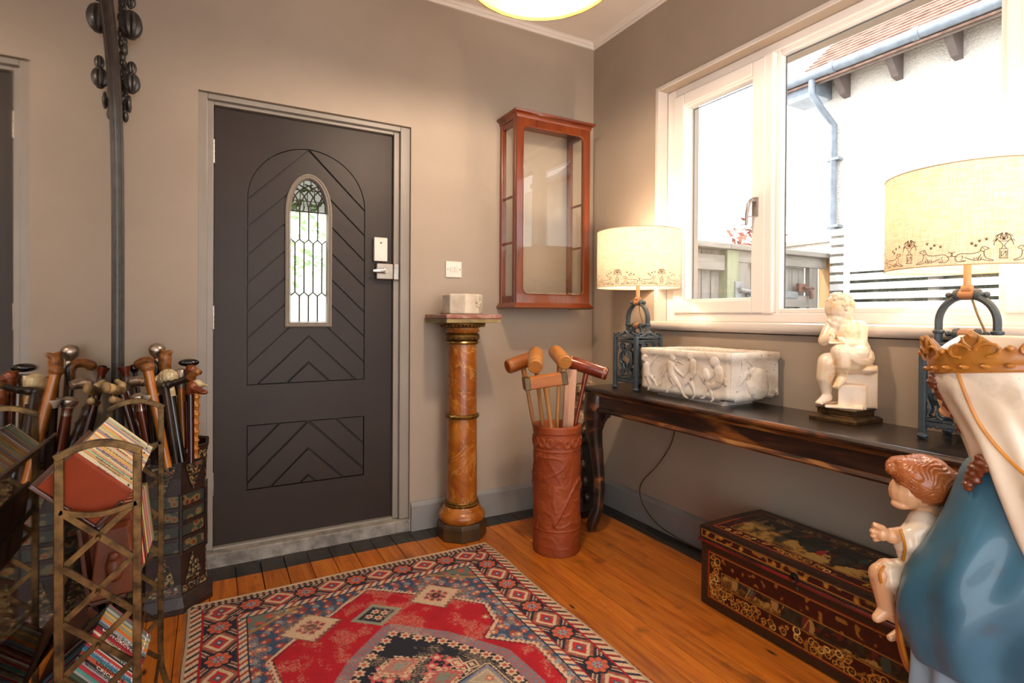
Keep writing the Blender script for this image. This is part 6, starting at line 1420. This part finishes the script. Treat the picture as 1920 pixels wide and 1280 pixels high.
for i in range(5):
    for ax_ in (x_, y_, (x_+y_).normalized()):
        o_ = (i-2)*.009; rr = math.sqrt(max(.0001, .0258**2-o_*o_)); e1 = -d; e2 = ax_.cross(e1).normalized(); q.tube([cc+ax_*o_+e1*rr*math.cos(s2)*.95+e2*rr*math.sin(s2) for s2 in [j*2*PI/20 for j in range(20)]], .0013, 5, closed=True)
prop(q.build('woven_cords', IVO, t, smooth=True), kind='stuff')
t, H, d = cane('dark cane with a smooth pear shaped silver knob at the middle', (302, 722), (322, 848), 2.06, 2.06, W_['eb'], .0105)
lathe_on(t, H, d, [(.0115, -.030), (.012, -.008), (.0150, -.002), (.0200, .010), (.0205, .020), (.015, .030), (0, .034)], SIL, 'silver_knob')
t, H, d = cane('orange brown cane with a pewter egg knob standing upright', (339, 712), (345, 846), 2.12, 2.10, W_['honey'], .0095)
lathe_on(t, H, d, [(.0115, -.026), (.0150, -.010), (.0190, .006), (.0200, .018), (.016, .030), (.006, .036), (0, .036)], PEW, 'pewter_egg')
t, H, d = cane('cane with a polished black oval knob at the back right', (354, 690), (352, 840), 2.20, 2.16, W_['eb'], .009)
MB().ball(H+Vector((0, 0, .018)), (.030, .022, .013), 24, 12).build('black_oval_knob', W_['eb'], t, smooth=True)
t, H, d = cane('cane with a black T shaped bar handle behind the pewter egg', (333, 706), (334, 844), 2.17, 2.16, W_['eb'], .008)
MB().tube([H-RTH*.034, H-RTH*.028+Vector((0, 0, .006)), H+Vector((0, 0, .008)), H+RTH*.030+Vector((0, 0, .006)), H+RTH*.036], [.006, .0095, .009, .0095, .006], 14).build('bar_handle', W_['eb'], t, smooth=True)
t, H, d = cane('cane with a glossy carved dog head on the right', (359, 706), (357, 842), 2.12, 2.10, W_['redc'], .010)
q = MB(); q.cap2(H-Vector((0, 0, .02)), .011, H+Vector((0, 0, .012)), .015); q.ball(H+Vector((0, 0, .022)), .016); q.cap2(H+Vector((0, 0, .022)), .012, H+RTH*.024+Vector((0, 0, .014)), .009); q.ball(H+RTH*.028+Vector((0, 0, .016)), .006); q.cap2(H-RTH*.010+Vector((0, 0, .032)), .006, H-RTH*.016+Vector((0, 0, .014)), .005); blob('dog_head', q, W_['redc'], t, .0024, 1)
t, H, d = cane('knotty dark branch handled cane with a tan cut end', (309, 722), (328, 848), 2.00, 2.02, W_['horn'], .010)
MB().tube(spline([H, H+RTH*.018+Vector((0, 0, .004)), H+RTH*.045+Vector((0, 0, .012)), H+RTH*.072+Vector((0, 0, .024))]), [.012, .013, .011, .010, .012, .013, .011, .010, .010, .011, .011, .010, .009, .010, .010, .009, .009, .010, .009], 10).build('branch_handle', W_['horn'], t, smooth=True)
q = MB(); q.cap2(H+RTH*.072+Vector((0, 0, .024)), .010, H+RTH*.094+Vector((0, 0, .040)), .011); q.build('cut_end', W_['carved'], t, smooth=True)
t, H, d = cane('cane with a reddish duck head handle pointing right', (357, 735), (358, 842), 2.04, 2.03, W_['maroon'], .0095)
q = MB(); q.cap2(H, .013, H+RTH*.004+Vector((0, 0, .018)), .015); q.cap2(H+RTH*.004+Vector((0, 0, .014)), .014, H+RTH*.030+Vector((0, 0, .004)), .011); q.ball(H+RTH*.040+Vector((0, 0, .0)), (.014, .012, .007)); blob('duck_head', q, W_['redc'], t, .0026, 2)
t, H, d = cane('bright orange bamboo cane with a pale carved bird head at the far right', (366, 728), (364, 838), 2.10, 2.10, W_['bamboo'], .0105, 8)
q = MB(); q.ball(H+RTH*.006+Vector((0, 0, .012)), (.018, .018, .016)); q.cap2(H+RTH*.010+Vector((0, 0, .012)), .010, H+RTH*.036+Vector((0, 0, .010)), .004); q.cap2(H, .010, H-Vector((0, 0, .015)), .010); blob('bird_head', q, M['ivory'], t, .0024, 1)
t, H, d = cane('slim olive cane half hidden between the black canes', (331, 745), (334, 846), 2.13, 2.12, W_['olive'], .0075, 7)
lathe_on(t, H, d, [(.0075, -.004), (.009, 0), (.007, .006), (0, .008)], SIL, 'tip')
t, H, d = cane('slim maroon cane with a tiny silver band beside the bamboo', (350, 752), (352, 842), 2.07, 2.06, W_['red'], .006)
lathe_on(t, H+d*.15, d, [(.0075, -.006), (.0085, 0), (.0075, .006)], SIL, 'band')
for o in list(COL.objects):   # handles are a good deal broader than the sticks they crown
    if o.parent and o.parent.name.startswith('walking_cane') and not o.name.startswith('shaft'): o.data.transform(Matrix.Scale(1.24, 4))
# ================================================================ BRASS RACK OF POCKET BOOKS
RX0, RX1, RYF, RYB = -2.330, -2.207, -1.420, -.835
rk_ = thing('brass_book_rack', 'brass framed book rack with lattice ends and sloping wooden troughs by the mirror', 'rack', ((RX0+RX1)/2, (RYF+RYB)/2, 0))
def end_frame(y, nm):
    b = .0150
    def bar(pts, w=b, d=.010): # rectangular bar following a path in x,z
        vs = []; m = len(pts)
        for i, (x, z) in enumerate(pts):
            p, q_ = Vector(pts[max(i-1, 0)]), Vector(pts[min(i+1, m-1)]); t = (q_-p).normalized(); nx, nz = -t.y*w/2, t.x*w/2
            vs += [(x+nx, y-d/2, z+nz), (x-nx, y-d/2, z-nz), (x-nx, y+d/2, z-nz), (x+nx, y+d/2, z+nz)]
        return MB().add(vs, [(i*4+j, i*4+(j+1) % 4, (i+1)*4+(j+1) % 4, (i+1)*4+j) for i in range(m-1) for j in range(4)]+[(3, 2, 1, 0), tuple(range(4*m-4, 4*m))])
    for x, s in ((RX0, -1), (RX1, 1)): bar([(x, .845), (x, .14), (x+s*.003, .08), (x+s*.014, .035), (x+s*.030, .001)]).build('post', M['brass'], rk_, bevel=.0015)
    c = (RX0+RX1)/2; bar([(RX0-.007+(RX1-RX0+.014)*i/12, .846+.024*math.sin(PI*i/12)) for i in range(13)], .014, .012).build('arched_top', M['brass'], rk_, bevel=.0015)
    bar([(RX0+(RX1-RX0)*i/10, .745-.014*math.sin(PI*i/10)) for i in range(11)], .011).build('sagging_rail', M['brass'], rk_, bevel=.001)
    for k_ in range(6):
        zt, zb = .742-k_*.105, .637-k_*.105
        if zb < .05: break
        y0_ = y
        bar([(RX0+.006, zt), (RX1-.006, zb)], .011, .005).xf(lambda p: p+Vector((0, -.003, 0))).build('lattice_bar', M['brass'], rk_); bar([(RX1-.006, zt), (RX0+.006, zb)], .011, .005).xf(lambda p: p+Vector((0, .003, 0))).build('lattice_bar', M['brass'], rk_)
        MB().lathe([(.0045, 0), (.0045, .010), (.003, .013), (0, .013)], (c, y-.006, (zt+zb)/2), 10, axis=Matrix.Rotation(PI/2, 3, 'X')).build('rivet', M['brass'], rk_, smooth=True)
end_frame(RYF, 'front'); end_frame(RYB, 'rear')
for x, z in ((RX0, .60), (RX1-.002, .115), (RX0, .115)): MB().bb(x-.004, x+.004, RYF, RYB, z-.005, z+.005).build('side_rail', M['brass'], rk_)
shw = wood('dark_oak_trough', '#5a2e16', '#3a1a0c', 'y', 6, .35, .2)
GRPS = {'top': 'pocket books in the top trough', 'mid': 'pocket books in the middle trough', 'low': 'pocket books in the lower trough'}
pgm = plain('page_edges', '#d2c3a0', .85, c2='#b39c74', sc=60)
BM = {}
def bookmat(h):
    if h not in BM: k = NT('cover_'+h[1:]); k.set(k.ramp(k.noise(k.co(), 20, 4), [(.4, srgb(h)), (.8, tuple(x*.8 for x in srgb(h)[:3])+(1,))]), .55, 0, .25, 0); BM[h] = k.m
    return BM[h]
CN = {}
inkd = plain('dark_lettering', '#2a3a5a', .6, b=0); inkb = plain('black_lettering', '#191614', .6, b=0); inkw = plain('white_lettering', '#f0ebe2', .6, b=0); inkr = plain('red_lettering', '#8a2a20', .6, b=0)
ORD = ['first', 'second', 'third', 'fourth', 'fifth', 'sixth', 'seventh', 'eighth', 'ninth', 'tenth', 'eleventh', 'twelfth', 'thirteenth', 'fourteenth', 'fifteenth', 'sixteenth', 'seventeenth', 'eighteenth', 'nineteenth', 'twentieth', 'twenty-first', 'twenty-second', 'twenty-third', 'twenty-fourth', 'twenty-fifth', 'twenty-sixth', 'twenty-seventh', 'twenty-eighth', 'twenty-ninth', 'thirtieth']
def books(where, corner, h, w, L, W, ys, cols, titles, dz=0):
    """row of books along y; corner = (x, z) of the spine/head edge, h unit vector down the spine, w unit vector from the spine to the fore-edge"""
    y = ys; hv, wv = Vector((h[0], 0, h[1])), Vector((w[0], 0, w[1])); nfront = len(cols)
    for i, (cn, hexc_, th) in enumerate(cols):
        r2 = random.Random(i*7+len(where)); Li, Wi = L*r2.uniform(.985, 1.0), W*r2.uniform(.96, 1.0); o = Vector((corner[0], y, corner[1]+dz*(y-ys)))+hv*(L-Li)*.5+wv*r2.uniform(0, .0015)
        ti = titles.get(i)
        lab = f'{cn} pocket book, {ORD[i]} from the front of the {dict(top="top", mid="middle", low="lower")[where]} trough'
        if ti: lab = f'{cn} pocket book titled {ti.title()} on its spine in the {dict(top="top", mid="middle", low="lower")[where]} trough'
        t = thing('pocket_book', lab, 'book', o+hv*Li/2+wv*Wi/2+Vector((0, th/2, 0)), GRPS[where]); m_ = bookmat(hexc_)
        cv = MB()
        def slab(a0, a1, b0, b1, y0, y1):
            vs = [o+hv*a+wv*b+Vector((0, yy, 0)) for a in (a0, a1) for b in (b0, b1) for yy in (y0, y1)]
            return MB().add(vs, [(0, 1, 3, 2), (4, 6, 7, 5), (0, 4, 5, 1), (2, 3, 7, 6), (0, 2, 6, 4), (1, 5, 7, 3)])
        # hinged cover: two boards joined by a slightly rounded spine, one U-shaped section swept along the spine
        sec = [(Wi, 0), (.004, 0), (.0012, .0006), (0, th*.25), (-.0006, th*.5), (0, th*.75), (.0012, th-.0006), (.004, th), (Wi, th), (Wi, th-.0013), (.003, th-.0013), (.0018, th*.5), (.003, .0013), (Wi, .0013)]
        n = len(sec); vs = [o+hv*a+wv*b+Vector((0, yy, 0)) for a in (0, Li) for b, yy in sec]
        MB().add(vs, [(j, (j+1) % n, n+(j+1) % n, n+j) for j in range(n)]+[tuple(range(n)), tuple(range(n, 2*n))]).build('cover', m_, t)
        s_ = slab(.003, Li-.003, .003, Wi-.003, .0013, th-.0013); s_.build('pages', pgm, t)
        if ti:
            ink = inkw if hexc_ in ('#2e2f36', '#5473a0', '#2f7d74', '#8c2733', '#5b6470', '#3f6f8e', '#2b2b30', '#7a2430') else inkb if where == 'low' else (inkr if i == 0 else inkd)
            ex = hv; ez = -wv; ey = Vector((0, 1, 0))   # text reads down the spine, its top towards the back of the row
            Mx = Matrix((( ex.x, ey.x, ez.x, 0), (ex.y, ey.y, ez.y, 0), (ex.z, ey.z, ez.z, 0), (0, 0, 0, 1)))
            c_ = o+hv*Li*.52+Vector((0, th*.5, 0))-wv*.0010; sz = min(th*.85, Li*.80/(len(ti)*.62))
            text_mesh(ti, sz, ink, 'title_lettering', t, Matrix.Translation(c_) @ Mx)
        if where == 'low' and i % 2 == 0 or where == 'top' and i % 3 == 1:   # small publisher-like mark left out; a pale band near the tail instead
            slab(Li-.016, Li-.012, -.0009, .001, th*.15, th*.85).build('spine_band', inkw if where == 'low' else inkd, t)
        y += th+.0004
    return y
s44 = (math.cos(math.radians(44)), -math.sin(math.radians(44))); w44 = (-math.sin(math.radians(44)), -math.cos(math.radians(44)))
top = [('orange', '#8f3409', .013), ('pale grey', '#c9c6b8', .010), ('cream', '#d6c79e', .011), ('tan', '#c79a6a', .012), ('mint green', '#9cc7a2', .011), ('salmon', '#cf9a74', .012), ('cream', '#d9cda8', .011), ('lilac grey', '#9f97a4', .012), ('peach', '#d3a27c', .011), ('yellow', '#d9b869', .012), ('buff', '#cdb78e', .010), ('pale grey', '#b8b7ae', .011), ('apricot', '#d39a64', .012), ('cream', '#dccfa9', .011), ('dusty orange', '#c98354', .011), ('lavender', '#8f8ea6', .013), ('sand', '#d1b98a', .011), ('sage', '#a8b49a', .011), ('amber yellow', '#d8ad57', .012), ('salmon', '#cc9072', .011), ('ivory', '#ddd3b4', .012), ('lavender', '#8b8aa4', .013), ('tan', '#c8a478', .011), ('sea green', '#8fb09e', .012), ('pale sage', '#b5bb9e', .011), ('ivory', '#dcd0ac', .013)]
E_ = .0
yend = books('top', (-2.311, .8505), s44, w44, .132, .088, RYF+.022, [(a, b, c*1.42) for a, b, c in top], {0: 'BIRDS', 4: 'FRESHWATER FISHES', 3: 'GEOLOGY', 6: 'WILD ANIMALS', 7: 'AIRCRAFT', 9: 'BUTTERFLIES', 2: 'GRASSES', 12: 'TREES', 15: 'AUTOMOBILES', 18: 'CACTI', 23: 'LICHENS'})
def board_(c, a, b, y0, y1, th, nm):
    """plank in the trough: from point a to b (x, z) thickness th outward"""
    a, b = Vector(a), Vector(b); t = (b-a).normalized(); nn = Vector((t.y, -t.x))*th
    P4 = [a, b, b+nn, a+nn]; MB().add([(p.x, y, p.y) for y in (y0, y1) for p in P4], [(0, 1, 2, 3), (7, 6, 5, 4), (0, 1, 5, 4), (1, 2, 6, 5), (2, 3, 7, 6), (3, 0, 4, 7)]).build(nm, shw, rk_, bevel=.002)
def trough_boards(corner, h, w, L, W, y0, y1, ext=.010):
    c = Vector(corner); h, w = Vector(h), Vector(w)
    fl_ = c+w*(W+.001)-h*ext; fr_ = c+w*(W+.001)+h*(L+.008); board_(0, fr_, fl_, y0, y1, .008, 'trough_board') if (fr_-fl_).normalized().y else None
    tl = c+h*(L+.001)+w*.022; tr_ = c+h*(L+.001)+w*(W+.0); board_(0, tl, tr_, y0, y1, .008, 'trough_board')
trough_boards((-2.311, .8505), s44, w44, .132, .088, RYF+.014, RYB-.008)
# middle trough: books with spines to the right behind a carved wooden block
a2 = math.radians(80); h2 = (math.cos(a2)*.6, -math.sin(a2)); h2 = (h2[0]/math.hypot(*h2), h2[1]/math.hypot(*h2)); w2 = (h2[1], -h2[0])
mid = [('rust brown', '#7a3a1e', .014), ('white', '#d9d6cc', .010), ('teal', '#4a7f74', .010), ('crimson', '#9c2f30', .013), ('cream', '#d8cda8', .010), ('scarlet', '#b8402c', .012), ('black', '#2b2b30', .010), ('orange red', '#c25a30', .012), ('plum', '#6a2f3a', .011), ('lime', '#b7c078', .010), ('crimson', '#a23438', .012), ('grey', '#8d8c88', .011), ('coral', '#cc7a5c', .012), ('mauve', '#8d6a78', .011), ('cream', '#d9cfae', .012), ('rose', '#b06a6a', .012), ('green', '#6f8f5c', .011), ('brown', '#7a4a30', .012)]
books('mid', (-2.232, .690), h2, w2, .155, .088, RYF+.155, [(a, b, c*1.65) for a, b, c in mid], {}, dz=-.11)
trough_boards((-2.232, .672), h2, w2, .155, .088, RYF+.10, RYB-.008)
bk = thing('carved_wood_block', 'polished brown wood block with a carved knot nose inside the middle trough', 'bookend', (-2.272, RYF+.115, .49)); cwd = wood('warm_burl_wood', '#8a4412', '#5e2a0a', 'z', 3, .5, .05)
c = Vector((-2.232, .672)); hh, ww = Vector(h2), Vector(w2); P4 = [c+hh*.006+ww*.002, c+hh*.150, c+hh*.150+ww*.086, c+hh*.006+ww*.056]
MB().add([(p.x, y, p.y) for y in (RYF+.105, RYF+.150) for p in P4], [(0, 1, 2, 3), (7, 6, 5, 4), (0, 1, 5, 4), (1, 2, 6, 5), (2, 3, 7, 6), (3, 0, 4, 7)]).build('block', cwd, bk, bevel=.004)
m_ = c+hh*.085+ww*.036; q = MB(); q.ball((m_.x, RYF+.104, m_.y), (.016, .012, .028)); q.ball((m_.x+.002, RYF+.096, m_.y-.016), (.015, .014, .013)); q.ball((m_.x, RYF+.100, m_.y+.022), (.011, .009, .010)); blob('carved_knot', q, cwd, bk, .003, 2)
# lower trough
s50 = (math.cos(math.radians(50)), -math.sin(math.radians(50))); w50 = (-math.sin(math.radians(50)), -math.cos(math.radians(50)))
low = [('dark green', '#39453a', .011), ('grey', '#8f9198', .010), ('teal', '#3f8f8a', .011), ('crimson', '#9c2f3c', .012), ('silver grey', '#9a9ca4', .013), ('black', '#2b2b30', .012), ('brick red', '#b05040', .013), ('turquoise', '#3f9fb4', .012), ('denim blue', '#5473a0', .013), ('red', '#b03c3c', .010), ('white', '#d8d2c4', .006), ('charcoal', '#2e2f36', .013), ('teal green', '#2f7d74', .013), ('cherry red', '#a82c38', .012), ('cream', '#d8cfba', .013), ('crimson', '#a12a38', .010), ('maroon', '#7a2430', .013), ('black', '#2b2b30', .010), ('slate blue', '#5b6470', .012), ('steel blue', '#7fa0ae', .010), ('orange', '#c86a34', .012), ('olive', '#a09458', .011), ('grey', '#8a8e90', .010), ('yellow', '#d8a848', .012), ('grey green', '#75877c', .011), ('pale grey', '#a8aaa4', .012), ('slate', '#5f6a6c', .011), ('dusty rose', '#8c5a58', .011)]
books('low', (-2.320, .424), s50, w50, .150, .098, RYF+.020, [(a, b, c*1.55) for a, b, c in low], {4: 'MANNED SPACEFLIGHT', 5: 'CRICKET', 6: 'LONDON', 7: 'POTTERY AND PORCELAIN', 8: 'MANNED SPACEFLIGHT', 11: 'BRITISH AWARDS & MEDALS', 12: 'SEWING', 14: 'COARSE FISHING', 16: 'MOTORCYCLES', 17: 'GLASS', 18: 'SMALL CRAFT'}, dz=-.20)
trough_boards((-2.320, .385), s50, w50, .150, .098, RYF+.014, RYB-.008)
